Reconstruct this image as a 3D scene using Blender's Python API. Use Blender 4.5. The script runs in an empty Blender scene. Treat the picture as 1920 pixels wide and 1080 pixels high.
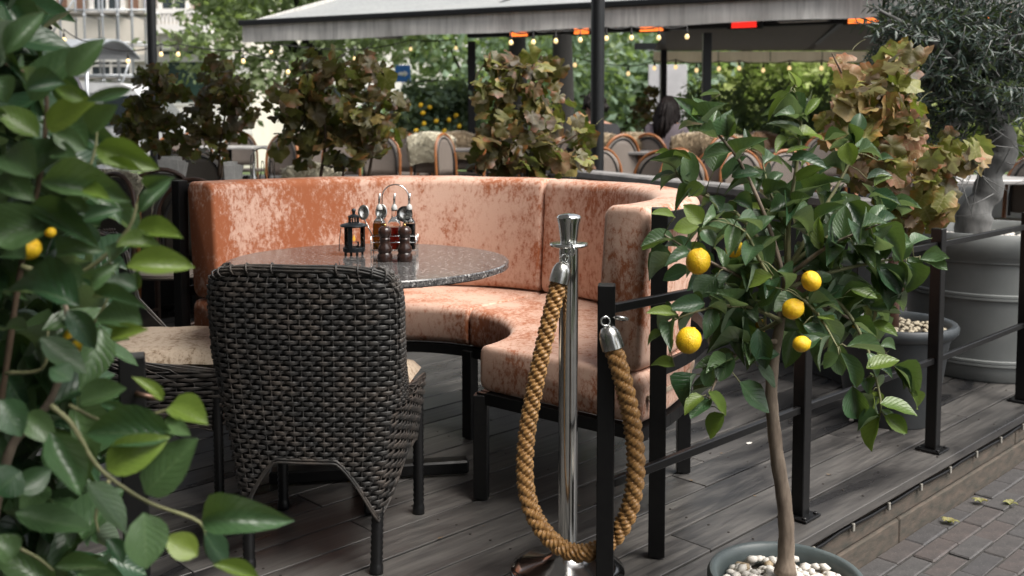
import bpy, bmesh, math, random
from mathutils import Vector, Matrix, noise as mnoise
R = math.radians
scene = bpy.context.scene
COL = scene.collection

# ---------------------------------------------------------------- camera
FPX, PITCH, CAMZ, HOR = 1867.0, R(4.0), 1.19, 232.0
SHIFT = (540 - HOR) - FPX * math.tan(PITCH)
cam_data = bpy.data.cameras.new('camera')
cam = bpy.data.objects.new('camera', cam_data)
COL.objects.link(cam)
cam.location = (0, 0, CAMZ)
cam.rotation_euler = (R(90) - PITCH, 0, 0)
cam_data.sensor_width = 36
cam_data.lens = FPX / 1920 * 36
cam_data.shift_y = -SHIFT / 1920
cam_data.clip_start = 0.05
cam_data.clip_end = 600
cam_data.dof.use_dof = True
cam_data.dof.focus_distance = 2.75
cam_data.dof.aperture_fstop = 4.0
scene.camera = cam

# ---------------------------------------------------------------- world, sun, exposure
SUN_EL, SUN_AZ = 58, 122            # azimuth measured from +Y towards +X
world = bpy.data.worlds.new('World')
scene.world = world
world.use_nodes = True
wn, wl = world.node_tree.nodes, world.node_tree.links
sky = wn.new('ShaderNodeTexSky')
sky.sky_type = 'NISHITA'
sky.sun_disc = False
sky.sun_elevation = R(SUN_EL)
sky.sun_rotation = R(SUN_AZ)
sky.air_density = 1.0
sky.dust_density = 4.0
hs = wn.new('ShaderNodeHueSaturation')
hs.inputs['Saturation'].default_value = 0.28
wl.new(sky.outputs[0], hs.inputs['Color'])
wl.new(hs.outputs[0], wn['Background'].inputs['Color'])
wn['Background'].inputs['Strength'].default_value = 0.06
sun_data = bpy.data.lights.new('sun', 'SUN')
sun_data.energy = 1.5
sun_data.angle = R(40)
sun_data.color = (1.0, 0.95, 0.88)
sun = bpy.data.objects.new('sun', sun_data)
COL.objects.link(sun)
sd = Vector((math.sin(R(SUN_AZ)) * math.cos(R(SUN_EL)), math.cos(R(SUN_AZ)) * math.cos(R(SUN_EL)), math.sin(R(SUN_EL))))
sun.rotation_euler = sd.to_track_quat('Z', 'Y').to_euler()
scene.view_settings.view_transform = 'Standard'
scene.view_settings.look = 'None'
scene.view_settings.exposure = 1.95
scene.view_settings.gamma = 1.0
scene.render.engine = 'CYCLES'
scene.cycles.max_bounces = 7
scene.cycles.transparent_max_bounces = 8
scene.cycles.caustics_reflective = False
scene.cycles.caustics_refractive = False
scene.cycles.use_denoising = True

# ---------------------------------------------------------------- pixel to place
def _ray(px, py):
    x = (px - 960) / FPX; y = -(py - 540 + SHIFT) / FPX
    return (x, math.cos(PITCH) + y * math.sin(PITCH), -math.sin(PITCH) + y * math.cos(PITCH))
def P(px, py, z=0.0):              # point of the horizontal plane z that a pixel looks at
    r = _ray(px, py); t = (z - CAMZ) / r[2]
    return Vector((r[0] * t, r[1] * t, z))
def D(px, py, Y):                  # point at depth Y
    r = _ray(px, py); t = Y / r[1]
    return Vector((r[0] * t, Y, CAMZ + r[2] * t))

# ---------------------------------------------------------------- object helpers
def tag(o, label=None, cat=None, group=None, kind=None):
    if label: o['label'] = label
    if cat: o['category'] = cat
    if group: o['group'] = group
    if kind: o['kind'] = kind
    return o
def empty(name, loc=(0, 0, 0), rz=0.0, label=None, cat=None, group=None):
    o = bpy.data.objects.new(name, None)
    COL.objects.link(o)
    o.location = loc; o.rotation_euler = (0, 0, rz)
    o.empty_display_size = 0.1
    return tag(o, label, cat, group)
def link(name, me, parent=None, mw=None):
    o = bpy.data.objects.new(name, me)
    COL.objects.link(o)
    if parent is not None: o.parent = parent
    if mw is not None: o.matrix_local = mw
    return o
KIDS = {}
def copy_tree(o, parent=None):
    c = o.copy(); COL.objects.link(c)
    if parent is not None: c.parent = parent
    for ch in o.children: copy_tree(ch, c)
    return c
class MB:
    """collects shapes, builds ONE mesh object"""
    def __init__(s): s.v = []; s.f = []; s.uv = None
    def add(s, vs, fs, M=None):
        b = len(s.v)
        s.v += [tuple(M @ Vector(p)) for p in vs] if M is not None else [tuple(p) for p in vs]
        s.f += [tuple(i + b for i in q) for q in fs]
        return s
    def box(s, x0, x1, y0, y1, z0, z1, M=None):
        return s.add([(x0,y0,z0),(x1,y0,z0),(x1,y1,z0),(x0,y1,z0),(x0,y0,z1),(x1,y0,z1),(x1,y1,z1),(x0,y1,z1)],
                     [(3,2,1,0),(4,5,6,7),(0,1,5,4),(1,2,6,5),(2,3,7,6),(3,0,4,7)], M)
    def bbox(s, x0, x1, y0, y1, z0, z1, b=0.004, M=None):      # box with chamfered edges
        bm = bmesh.new()
        bmesh.ops.create_cube(bm, size=1.0)
        for v in bm.verts:
            v.co = Vector((x0 + (v.co.x + .5) * (x1 - x0), y0 + (v.co.y + .5) * (y1 - y0), z0 + (v.co.z + .5) * (z1 - z0)))
        bmesh.ops.bevel(bm, geom=bm.edges[:], offset=b, segments=1, affect='EDGES')
        bm.verts.index_update()
        s.add([v.co[:] for v in bm.verts], [[v.index for v in f.verts] for f in bm.faces], M)
        bm.free(); return s
    def bar(s, p, q, w, h, b=0.0):                             # square bar from p to q
        p, q = Vector(p), Vector(q); d = q - p; L = d.length
        up = Vector((0, 0, 1)) if abs(d.normalized().z) < .95 else Vector((0, 1, 0))
        x = d.normalized(); y = up.cross(x).normalized(); z = x.cross(y)
        M = Matrix(((x.x, y.x, z.x, p.x), (x.y, y.y, z.y, p.y), (x.z, y.z, z.z, p.z), (0, 0, 0, 1)))
        return s.bbox(0, L, -w/2, w/2, -h/2, h/2, b, M) if b else s.box(0, L, -w/2, w/2, -h/2, h/2, M)
    def tube(s, pts, r, n=8, cap=True, closed=False):
        pts = [Vector(p) for p in pts]; m = len(pts)
        rs = r if isinstance(r, (list, tuple)) else [r] * m
        b = len(s.v); ref = None
        for i in range(m):
            a = pts[(i - 1) % m] if (closed or i > 0) else pts[0]
            c = pts[(i + 1) % m] if (closed or i < m - 1) else pts[-1]
            t = (c - a).normalized() if (c - a).length > 1e-9 else Vector((0, 0, 1))
            if ref is None:
                ref = t.orthogonal().normalized()
            ref = (ref - t * ref.dot(t))
            ref = ref.normalized() if ref.length > 1e-6 else t.orthogonal().normalized()
            o = t.cross(ref)
            for k in range(n):
                an = 2 * math.pi * k / n
                s.v.append(tuple(pts[i] + (ref * math.cos(an) + o * math.sin(an)) * rs[i]))
        for i in range(m if closed else m - 1):
            i2 = (i + 1) % m
            for k in range(n):
                k2 = (k + 1) % n
                s.f.append((b + i*n + k, b + i*n + k2, b + i2*n + k2, b + i2*n + k))
        if cap and not closed:
            s.f.append(tuple(b + k for k in range(n))[::-1])
            s.f.append(tuple(b + (m-1)*n + k for k in range(n)))
        return s
    def lathe(s, prof, n=32, M=None, capb=True, capt=True):
        vs = []; fs = []
        for (r, z) in prof:
            for k in range(n):
                a = 2 * math.pi * k / n
                vs.append((r * math.cos(a), r * math.sin(a), z))
        for i in range(len(prof) - 1):
            for k in range(n):
                k2 = (k + 1) % n
                fs.append((i*n + k, i*n + k2, (i+1)*n + k2, (i+1)*n + k))
        if capb: fs.append(tuple(range(n))[::-1])
        if capt: fs.append(tuple((len(prof)-1)*n + k for k in range(n)))
        return s.add(vs, fs, M)
    def mesh(s, name, mat, smooth=False, ang=None):
        me = bpy.data.meshes.new(name)
        me.from_pydata(s.v, [], s.f)
        if s.uv:
            l = me.uv_layers.new(name='UVMap')
            for lp in me.loops: l.data[lp.index].uv = s.uv[lp.vertex_index]
        if mat is not None: me.materials.append(mat)
        if smooth:
            me.polygons.foreach_set('use_smooth', [True] * len(me.polygons))
            if ang: me.set_sharp_from_angle(angle=R(ang))
        me.update()
        return me
    def build(s, name, mat, parent=None, smooth=False, ang=None, M=None):
        return link(name, s.mesh(name, mat, smooth, ang), parent, M)
def catmull(pts, n=6):
    pts = [Vector(p) for p in pts]; out = []
    e = [pts[0] * 2 - pts[1]] + pts + [pts[-1] * 2 - pts[-2]]
    for i in range(1, len(e) - 2):
        for k in range(n):
            t = k / n; a, b, c, d = e[i-1], e[i], e[i+1], e[i+2]
            out.append(.5 * ((2*b) + (c - a)*t + (2*a - 5*b + 4*c - d)*t*t + (3*b - a - 3*c + d)*t**3))
    out.append(pts[-1]); return out
def lerp(a, b, t): return a + (b - a) * t
def interp(x, xs, ys):
    if x <= xs[0]: return ys[0]
    for i in range(len(xs) - 1):
        if x <= xs[i+1]: return lerp(ys[i], ys[i+1], (x - xs[i]) / (xs[i+1] - xs[i]))
    return ys[-1]
def frame(o, x, zhint):
    x = Vector(x).normalized(); z = Vector(zhint); z = z - x * z.dot(x)
    z = z.normalized() if z.length > 1e-5 else x.orthogonal().normalized()
    y = z.cross(x)
    return Matrix(((x.x, y.x, z.x, o[0]), (x.y, y.y, z.y, o[1]), (x.z, y.z, z.z, o[2]), (0, 0, 0, 1)))

# ---------------------------------------------------------------- materials
class NT:
    def __init__(s, name):
        s.m = bpy.data.materials.new(name); s.m.use_nodes = True
        s.t = s.m.node_tree; s.n = s.t.nodes; s.l = s.t.links
        s.b = s.n['Principled BSDF']; s.out = s.n['Material Output']
    def node(s, t, **kw):
        n = s.n.new(t)
        for k, v in kw.items():
            if k in n.inputs.keys() if isinstance(k, str) and hasattr(n, 'inputs') else False: n.inputs[k].default_value = v
            else: setattr(n, k, v)
        return n
    def set(s, **kw):
        for k, v in kw.items(): s.b.inputs[k.replace('_', ' ')].default_value = v
        return s
    def link(s, a, b): s.l.new(a, b)
    def coords(s, kind='Object', scale=(1, 1, 1), rot=(0, 0, 0), loc=(0, 0, 0)):
        tc = s.n.new('ShaderNodeTexCoord'); mp = s.n.new('ShaderNodeMapping')
        mp.inputs['Scale'].default_value = scale; mp.inputs['Rotation'].default_value = rot; mp.inputs['Location'].default_value = loc
        s.link(tc.outputs[kind], mp.inputs[0]); return mp.outputs[0]
    def noise(s, vec, scale=5, detail=4, rough=.55, dist=0.0):
        n = s.n.new('ShaderNodeTexNoise')
        n.inputs['Scale'].default_value = scale; n.inputs['Detail'].default_value = detail
        n.inputs['Roughness'].default_value = rough; n.inputs['Distortion'].default_value = dist
        if vec is not None: s.link(vec, n.inputs['Vector'])
        return n.outputs['Fac']
    def ramp(s, fac, stops, interp='LINEAR'):
        r = s.n.new('ShaderNodeValToRGB'); r.color_ramp.interpolation = interp
        e = r.color_ramp.elements
        while len(e) < len(stops): e.new(.5)
        for el, (p, c) in zip(e, stops):
            el.position = p; el.color = (c, c, c, 1) if isinstance(c, (int, float)) else (*c, 1)
        s.link(fac, r.inputs[0]); return r.outputs[0]
    def math(s, op, a, b=None, clamp=False):
        n = s.n.new('ShaderNodeMath'); n.operation = op; n.use_clamp = clamp
        for i, x in enumerate((a, b)):
            if x is None: continue
            if isinstance(x, (int, float)): n.inputs[i].default_value = x
            else: s.link(x, n.inputs[i])
        return n.outputs[0]
    def mix(s, fac, a, b, mode='MIX'):
        n = s.n.new('ShaderNodeMix'); n.data_type = 'RGBA'; n.blend_type = mode
        ins = [n.inputs[0], n.inputs[6], n.inputs[7]]
        for i, x in zip(ins, (fac, a, b)):
            if isinstance(x, (int, float)): i.default_value = x
            elif isinstance(x, tuple): i.default_value = (*x, 1) if len(x) == 3 else x
            else: s.link(x, i)
        return n.outputs[2]
    def bump(s, h, strength=.3, dist=.01):
        n = s.n.new('ShaderNodeBump'); n.inputs['Strength'].default_value = strength; n.inputs['Distance'].default_value = dist
        s.link(h, n.inputs['Height']); s.link(n.outputs[0], s.b.inputs['Normal'])
    def rand(s): return s.n.new('ShaderNodeObjectInfo').outputs['Random']
    def sep(s, v):
        n = s.n.new('ShaderNodeSeparateXYZ'); s.link(v, n.inputs[0]); return n.outputs
def plain(name, c, rough=.5, metal=0.0, c2=None, sc=20, bump=0.0, stretch=(1, 1, 1), rvar=0.0, **kw):
    t = NT(name); t.set(Roughness=rough, Metallic=metal, **kw)
    c2 = c2 if c2 is not None else tuple(x * .72 for x in c)
    v = t.coords('Object', stretch)
    f = t.noise(v, sc, 5, .6)
    t.link(t.mix(t.ramp(f, [(.3, 0.0), (.7, 1.0)]), c, c2), t.b.inputs['Base Color'])
    if rvar:
        f2 = t.noise(v, sc * .6, 3)
        t.link(t.math('ADD', t.math('MULTIPLY', f2, rvar * 2), rough - rvar), t.b.inputs['Roughness'])
    if bump: t.bump(f, bump, .004)
    return t.m
M = {}
def leaf_mat(name, dark, light, under, rough=.32, veins=8, rib=(.13, .19, .09), transl=.25, vein_dark=.7, coat=.0, edge=None):
    t = NT(name)
    uv = t.n.new('ShaderNodeUVMap').outputs[0]
    u, v, _ = t.sep(uv)
    av = t.math('ABSOLUTE', t.math('SUBTRACT', v, .5))
    ribm = t.ramp(av, [(.0, 1.0), (.012, .5), (.026, 0.0)])
    sv = t.math('FRACT', t.math('SUBTRACT', t.math('MULTIPLY', u, float(veins)), t.math('MULTIPLY', av, float(veins) * .75)))
    svm = t.ramp(sv, [(0.0, 1.0), (.10, .15), (.5, 0.0), (.9, .15), (1.0, 1.0)])
    rnd = t.rand()
    base = t.mix(rnd, dark, light)
    nz = t.noise(t.coords('Object'), 14, 4)
    base = t.mix(t.math('MULTIPLY', nz, .5), base, tuple(x * .5 for x in dark))
    if edge is not None:
        em = t.ramp(t.math('ADD', av, t.math('MULTIPLY', t.noise(t.coords('Object', (1, 1, 1)), 9, 3), .35)), [(.30, 0.0), (.52, 1.0)])
        base = t.mix(t.math('MULTIPLY', em, t.math('FRACT', t.math('MULTIPLY', rnd, 7.3))), base, edge)
    base = t.mix(t.math('MULTIPLY', svm, .5), base, tuple(x * vein_dark for x in dark) if vein_dark < 1 else rib)
    base = t.mix(t.math('MULTIPLY', ribm, .55), base, rib)
    geo = t.n.new('ShaderNodeNewGeometry')
    base = t.mix(geo.outputs['Backfacing'], base, t.mix(.55, base, under))
    t.link(base, t.b.inputs['Base Color'])
    t.set(Roughness=rough, Coat_Weight=coat, Coat_Roughness=.22)
    h = t.math('ADD', t.math('MULTIPLY', svm, -.6), t.math('MULTIPLY', nz, .5))
    t.bump(h, .45, .003)
    tr = t.n.new('ShaderNodeBsdfTranslucent')
    t.link(t.mix(.5, base, (.25, .38, .04), 'MIX'), tr.inputs['Color'])
    ms = t.n.new('ShaderNodeMixShader'); ms.inputs[0].default_value = transl
    t.link(t.b.outputs[0], ms.inputs[1]); t.link(tr.outputs[0], ms.inputs[2]); t.link(ms.outputs[0], t.out.inputs[0])
    return t.m
M['lemon_leaf'] = leaf_mat('citrus_leaf', (.022, .064, .028), (.098, .165, .062), (.30, .38, .27), coat=.1, transl=.2, rough=.33)
M['lemon_leaf_young'] = leaf_mat('citrus_leaf_young', (.10, .17, .03), (.20, .27, .045), (.28, .36, .14), transl=.35, vein_dark=.6, rib=(.10, .13, .04))
M['vine_leaf'] = leaf_mat('grape_leaf', (.045, .024, .007), (.095, .088, .014), (.13, .10, .05), rough=.5, veins=5, rib=(.13, .11, .04), vein_dark=1.0, edge=(.17, .042, .010), transl=.22)
M['vine_leaf_green'] = leaf_mat('grape_leaf_green', (.12, .12, .02), (.20, .21, .035), (.30, .30, .14), rough=.5, veins=5, rib=(.30, .28, .12), vein_dark=1.0, edge=(.30, .12, .02), transl=.25)
M['vine_leaf_pale'] = leaf_mat('grape_leaf_pale', (.30, .14, .09), (.30, .26, .07), (.58, .46, .40), rough=.5, veins=5, rib=(.34, .28, .14), vein_dark=1.0, edge=(.32, .08, .03), transl=.25)
M['olive_leaf'] = leaf_mat('olive_leaf', (.020, .042, .032), (.045, .065, .050), (.16, .20, .18), rough=.4, veins=3, transl=.1)
M['far_leaf_a'] = plain('far_foliage', (.17, .24, .12), .6, c2=(.32, .37, .20), sc=1.3)
M['far_leaf_b'] = plain('far_foliage_bluish', (.11, .18, .125), .6, c2=(.23, .30, .21), sc=1.3)
M['far_leaf_c'] = plain('far_foliage_yellow', (.24, .30, .07), .6, c2=(.36, .40, .14), sc=1.0)
for k in ('far_leaf_a', 'far_leaf_b', 'far_leaf_c'):
    m = M[k]; nt = m.node_tree; b = nt.nodes['Principled BSDF']; o = nt.nodes['Material Output']
    tr = nt.nodes.new('ShaderNodeBsdfTranslucent'); ms = nt.nodes.new('ShaderNodeMixShader'); ms.inputs[0].default_value = .4
    tr.inputs['Color'].default_value = (.30, .42, .10, 1)
    nt.links.new(b.outputs[0], ms.inputs[1]); nt.links.new(tr.outputs[0], ms.inputs[2]); nt.links.new(ms.outputs[0], o.inputs[0])
M['bark'] = plain('bark', (.27, .215, .165), .85, c2=(.085, .062, .045), sc=46, bump=.8, stretch=(1, 1, .25))
M['bark_grey'] = plain('bark_grey', (.20, .20, .195), .85, c2=(.085, .085, .083), sc=22, bump=.6, stretch=(1, 1, .35))
M['bark_dark'] = plain('bark_dark', (.035, .032, .028), .9, sc=9, bump=.5, stretch=(1, 1, .3))
M['twig'] = plain('twig', (.20, .19, .10), .7, c2=(.13, .14, .06), sc=30, bump=.2)
M['twig_brown'] = plain('twig_brown', (.10, .065, .04), .8, sc=30, bump=.2)
M['black_metal'] = plain('black_powder_coat', (.004, .004, .0045), .34, c2=(.007, .007, .007), sc=60, rvar=.1, Specular_IOR_Level=.35)
M['dark_paint'] = plain('dark_painted_steel', (.006, .007, .008), .45, sc=20)
M['grey_paint'] = plain('grey_paint', (.24, .25, .26), .5, sc=10)
M['chrome'] = plain('polished_steel', (.78, .78, .76), .14, 1.0, c2=(.66, .66, .64), sc=30, rvar=.06)
M['steel'] = plain('brushed_steel', (.66, .65, .62), .26, 1.0, sc=30, rvar=.1)
M['white_pebble'] = plain('white_pebble', (.66, .64, .60), .6, c2=(.50, .46, .40), sc=25, bump=.1)
M['tan_pebble'] = plain('tan_pebble', (.38, .30, .19), .6, c2=(.28, .20, .12), sc=25, bump=.1)
M['soil'] = plain('soil', (.035, .028, .02), .95, sc=40, bump=.6)
M['rattan'] = plain('bent_rattan', (.30, .115, .035), .38, c2=(.19, .065, .02), sc=18, stretch=(1, 1, 1))
M['rattan_dark'] = plain('dark_wood', (.060, .026, .014), .5, c2=(.03, .014, .008), sc=18)
M['black_band'] = plain('black_band', (.012, .011, .010), .55, sc=40)
M['napkin'] = plain('paper_napkin', (.66, .65, .62), .9, sc=30)
M['concrete'] = plain('concrete', (.20, .19, .18), .9, sc=6, bump=.3)
M['skin'] = plain('skin', (.36, .19, .13), .55, sc=12, Subsurface_Weight=.08)
M['hair'] = plain('dark_hair', (.006, .004, .004), .6, c2=(.012, .008, .007), sc=60, stretch=(1, 1, .2), Specular_IOR_Level=.2)
# ================================================================ setting: ground, deck, paving
rng = random.Random(7)
DO = Vector((.875, 2.95, 0)); DD = Vector((.716, .698, 0)); DN = Vector((.698, -.716, 0))
DA = math.atan2(DD.y, DD.x)
def TS(t, s, z=0.0): return DO + DD * t + DN * s + Vector((0, 0, z))
STREET = -.21
t = NT('street_sand')
c = t.coords('Object'); f = t.noise(c, 30, 6, .7)
t.link(t.ramp(f, [(.3, (.018, .017, .016)), (.7, (.05, .047, .043))]), t.b.inputs['Base Color']); t.set(Roughness=.95); t.bump(f, .6, .005)
ground = tag(MB().box(-220, 220, -60, 320, STREET - .5, STREET - .012).build('ground', t.m), kind='structure')

def wood_mat(name, c0, c1, c2, rough=.36):
    t = NT(name); oi = t.n.new('ShaderNodeObjectInfo')
    sh = t.n.new('ShaderNodeVectorMath'); sh.operation = 'ADD'
    mp = t.coords('Object', (1.2, 16, 16))
    cb = t.n.new('ShaderNodeCombineXYZ')
    t.link(t.math('MULTIPLY', oi.outputs['Random'], 40.0), cb.inputs[0]); t.link(t.math('MULTIPLY', oi.outputs['Random'], 17.0), cb.inputs[1])
    t.link(mp, sh.inputs[0]); t.link(cb.outputs[0], sh.inputs[1])
    g = t.noise(sh.outputs[0], 3.2, 7, .62, .6)
    sh2 = t.n.new('ShaderNodeVectorMath'); sh2.operation = 'ADD'
    t.link(t.coords('Object', (.9, 3.5, 3)), sh2.inputs[0]); t.link(cb.outputs[0], sh2.inputs[1])
    wet = t.noise(sh2.outputs[0], 1.6, 4, .55, .4)
    base = t.mix(t.ramp(g, [(.30, 0.0), (.62, 1.0)]), c0, c1)
    base = t.mix(t.ramp(wet, [(.42, 0.0), (.64, 1.0)]), base, c2)
    base = t.mix(t.math('MULTIPLY', oi.outputs['Random'], .55), base, tuple(x * .75 for x in c0))
    t.link(base, t.b.inputs['Base Color'])
    t.link(t.ramp(wet, [(.35, rough + .14), (.65, rough - .10)]), t.b.inputs['Roughness'])
    t.bump(g, .35, .003)
    return t.m
M['deck_wood'] = wood_mat('weathered_deck_wood', (.042, .040, .039), (.112, .105, .097), (.014, .014, .015))
M['sleeper_wood'] = plain('mossy_sleeper', (.095, .072, .056), .95, c2=(.034, .034, .027), sc=38, bump=.9, stretch=(.35, 1, 1))
deck = tag(MB().box(-6.2, 9, -.06, 8.5, -.20, -.045, Matrix.Translation(DO) @ Matrix.Rotation(DA, 4, 'Z')).build('deck', M['soil']), kind='structure')
# plank local axes: x along the deck edge, y towards the house, z up
PW, PG, PT = .1395, .0075, .032
plank_mesh = {}
def plank(L, w=PW):
    k = (round(L, 2), round(w, 3))
    if k not in plank_mesh:
        plank_mesh[k] = MB().bbox(0, L, 0, w, -PT, 0, .0016).mesh('plank', M['deck_wood'])
    return plank_mesh[k]
DM = Matrix.Rotation(DA, 4, 'Z')
for i in range(30):
    s = .095 - PW - i * (PW + PG)
    tt = -3.3 + rng.choice((0, -.7, -1.5))
    while tt < 5.0:
        L = rng.choice((1.8, 2.4, 3.0))
        if i == 0: L = 3.0
        o = link('plank', plank(L), deck)
        p = TS(tt, s + PW, rng.uniform(-.0015, .0015))
        o.matrix_local = Matrix.Translation(p) @ Matrix.Rotation(DA + rng.uniform(-.0006, .0006), 4, 'Z')
        tt += L + .004
sc_ = MB()
for i in range(30):
    s = .095 - PW - i * (PW + PG)
    for k in range(15):
        for q in (.25, .75): sc_.lathe([(.0042, .0012), (.0036, .0024), (.0, .0024)], 7, Matrix.Translation(TS(-3.0 + k * .55 + rng.uniform(-.012, .012), s + PW * q + rng.uniform(-.006, .006))), capb=False, capt=False)
sc_.build('screw_heads', plain('rusty_screw', (.05, .042, .036), .5, .6), deck)['kind'] = 'stuff'
# sleepers below the deck edge
for row, (z0, z1) in enumerate(((-.128, -.070), (STREET - .03, -.131))):
    tt = -2.6 + row * .75
    while tt < 4:
        L = 2.1 if row == 0 else 2.37
        o = link('sleeper', MB().bbox(0, L - .006, 0, .05, z0, z1, .005).mesh('sleeper', M['sleeper_wood']), deck)
        o.matrix_local = Matrix.Translation(TS(tt, .072 + row * .006)) @ Matrix.Rotation(DA, 4, 'Z')
        tt += L
# cable clipped under the deck edge
cable = tag(MB().tube([TS(-1.9 + .1 * k, .079 + .002 * math.sin(k * 2.1), -.058 + .003 * math.sin(k * 1.3)) for k in range(58)], .006, 6).build('rope_light_cable', M['black_metal'], smooth=True),
            'thin black cable clipped along the underside of the deck edge', 'cable')
cl = MB().bbox(-.006, .006, -.004, .006, -.014, .012, .002).mesh('cable_clip', plain('white_plastic', (.26, .245, .215), .7))
for k in range(14):
    o = link('cable_clip', cl, cable); o.matrix_local = Matrix.Translation(TS(-1.05 + .245 * k, .083, -.059)) @ Matrix.Rotation(DA + math.pi, 4, 'Z')

# clinker pavers
tp = NT('clinker_paver'); oi = tp.rand(); cc = tp.coords('Object')
f1 = tp.noise(cc, 160, 3, .6); f2 = tp.noise(cc, 18, 4)
b = tp.ramp(oi, [(0, (.048, .045, .046)), (.45, (.062, .058, .057)), (.7, (.058, .051, .049)), (1, (.068, .054, .050))])
b = tp.mix(tp.ramp(f1, [(.60, 0.0), (.72, .7)]), b, (.20, .19, .18))
b = tp.mix(tp.ramp(f2, [(.35, .55), (.6, 0.0)]), b, (.025, .025, .025))
tp.link(b, tp.b.inputs['Base Color']); tp.set(Roughness=.6); tp.bump(f1, .4, .002)
street = tag(MB().box(-1.6, 3.9, -3.2, -.09, STREET - .011, STREET - .006, Matrix.Translation(DO) @ Matrix.Rotation(DA, 4, 'Z')).build('street_pavement', t.m), kind='structure')
pm = [MB().bbox(.0, .196, .0, .070, -.05, 0, .003 + .001 * k).mesh('paver', tp.m) for k in range(3)]
for i in range(13):
    for k in range(19):
        o = link('paver', pm[rng.randrange(3)], street)
        tt = -.45 + k * .2 + (i % 2) * .1 + rng.uniform(-.002, .002)
        o.matrix_local = Matrix.Translation(TS(tt, .150 + i * .0745, STREET + rng.uniform(-.004, .003))) @ Matrix.Rotation(DA + rng.uniform(-.012, .012), 4, 'Z') @ Matrix.Rotation(rng.uniform(-.015, .015), 4, 'X')
# raised terrace farther back
terrace_step = tag(MB().box(-16, 14, 8.55, 19.1, STREET + .01, .19).build('raised_terrace', plain('raised_terrace_boards', (.10, .095, .09), .7, sc=4, stretch=(1, 12, 1))), kind='structure')
terrace = tag(MB().box(-16, 14, 6.7, 8.54, STREET, .08).build('terrace_floor', plain('terrace_boards', (.10, .095, .09), .7, sc=4, stretch=(1, 12, 1))), kind='structure')
far_lawn = tag(MB().box(-120, 120, 27.5, 200, STREET - .3, STREET + .02).build('park_lawn', plain('park_grass', (.07, .12, .03), .9, c2=(.10, .13, .05), sc=2)), kind='structure')
road = tag(MB().box(-60, 60, 19.6, 27.4, STREET - .3, STREET + .004).build('road', plain('asphalt', (.055, .055, .057), .85, sc=12)), kind='structure')
# loose scraps: pebbles and petals lying on the deck
pl = MB().lathe([(.0, 0), (.010, .001), (.013, .006), (.008, .011), (0, .012)], 9, capb=False, capt=False).mesh('pebble', M['white_pebble'], True)
for (px, py, lab) in ((1597, 789, 'white pebble lying loose on the deck boards behind the railing'), (1405, 831, 'small pale petal on the deck boards beside the sofa leg')):
    o = link('loose_pebble', pl); o.location = P(px, py, .0); o.scale = (1.1, .8, .8 if 'pebble' in lab else .15); o.rotation_euler.z = .6
    tag(o, lab, 'pebble' if 'pebble' in lab else 'petal')
    if 'petal' in lab: o.name = 'fallen_petal'
dl = MB().add([(0, 0, 0), (.012, .007, .004), (.026, .006, .002), (.036, 0, .007), (.024, -.008, .004), (.010, -.006, .001)], [(0, 1, 2), (0, 2, 4), (2, 3, 4), (0, 4, 5)]).mesh('fallen_leaf', plain('dry_leaf', (.17, .10, .045), .8, c2=(.10, .07, .03), sc=40))
for k, (px, py) in enumerate(((1090, 948), (905, 985), (655, 905), (1300, 900), (1240, 1010), (1420, 930), (1350, 850), (1560, 890), (1010, 880), (820, 1010), (1640, 800))):
    o = link('fallen_leaf', dl); o.location = P(px, py, .003); o.rotation_euler = (rng.uniform(-.1, .1), rng.uniform(-.1, .1), rng.uniform(0, 6)); s = rng.uniform(.3, .62); o.scale = (s, s, s)
    tag(o, 'tiny dry brown leaf scrap lying on the deck boards', 'fallen leaf', 'leaf scraps on the deck')
# weeds growing along the foot of the deck
def weed(px, py, lab, n):
    c = P(px, py, STREET); r = random.Random(px)
    e = empty('weed', c, label=lab, cat='weed', group='weeds at the foot of the deck')
    for k in range(n):
        a = k * 2.4 + r.random(); L = r.uniform(.02, .034)
        v = []; fcs = []
        for i in range(5):
            q = i / 4; w = .009 * math.sin(math.pi * min(1, q * .9 + .08)); x = q * L; z = .012 * math.sin(q * 2.4) + .002
            v += [(x, -w, z + .003), (x, 0, z), (x, w, z + .003)]
        for i in range(4):
            for j in range(2): fcs.append((i*3+j, i*3+j+1, i*3+j+4, i*3+j+3))
        m = MB().add(v, fcs); m.uv = [(i / 4, j / 2) for i in range(5) for j in range(3)]
        m.build('leaf', M['vine_leaf_green'], e, True, M=Matrix.Rotation(a, 4, 'Z'))
weed(1780, 982, 'small weed rosette growing from the paving joint beside the sleeper', 7)
weed(1838, 944, 'yellow green weed sprawling against the foot of the sleeper wall', 8)
weed(1893, 948, 'tiny flat weed between two pavers away from the wall', 4)
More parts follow.
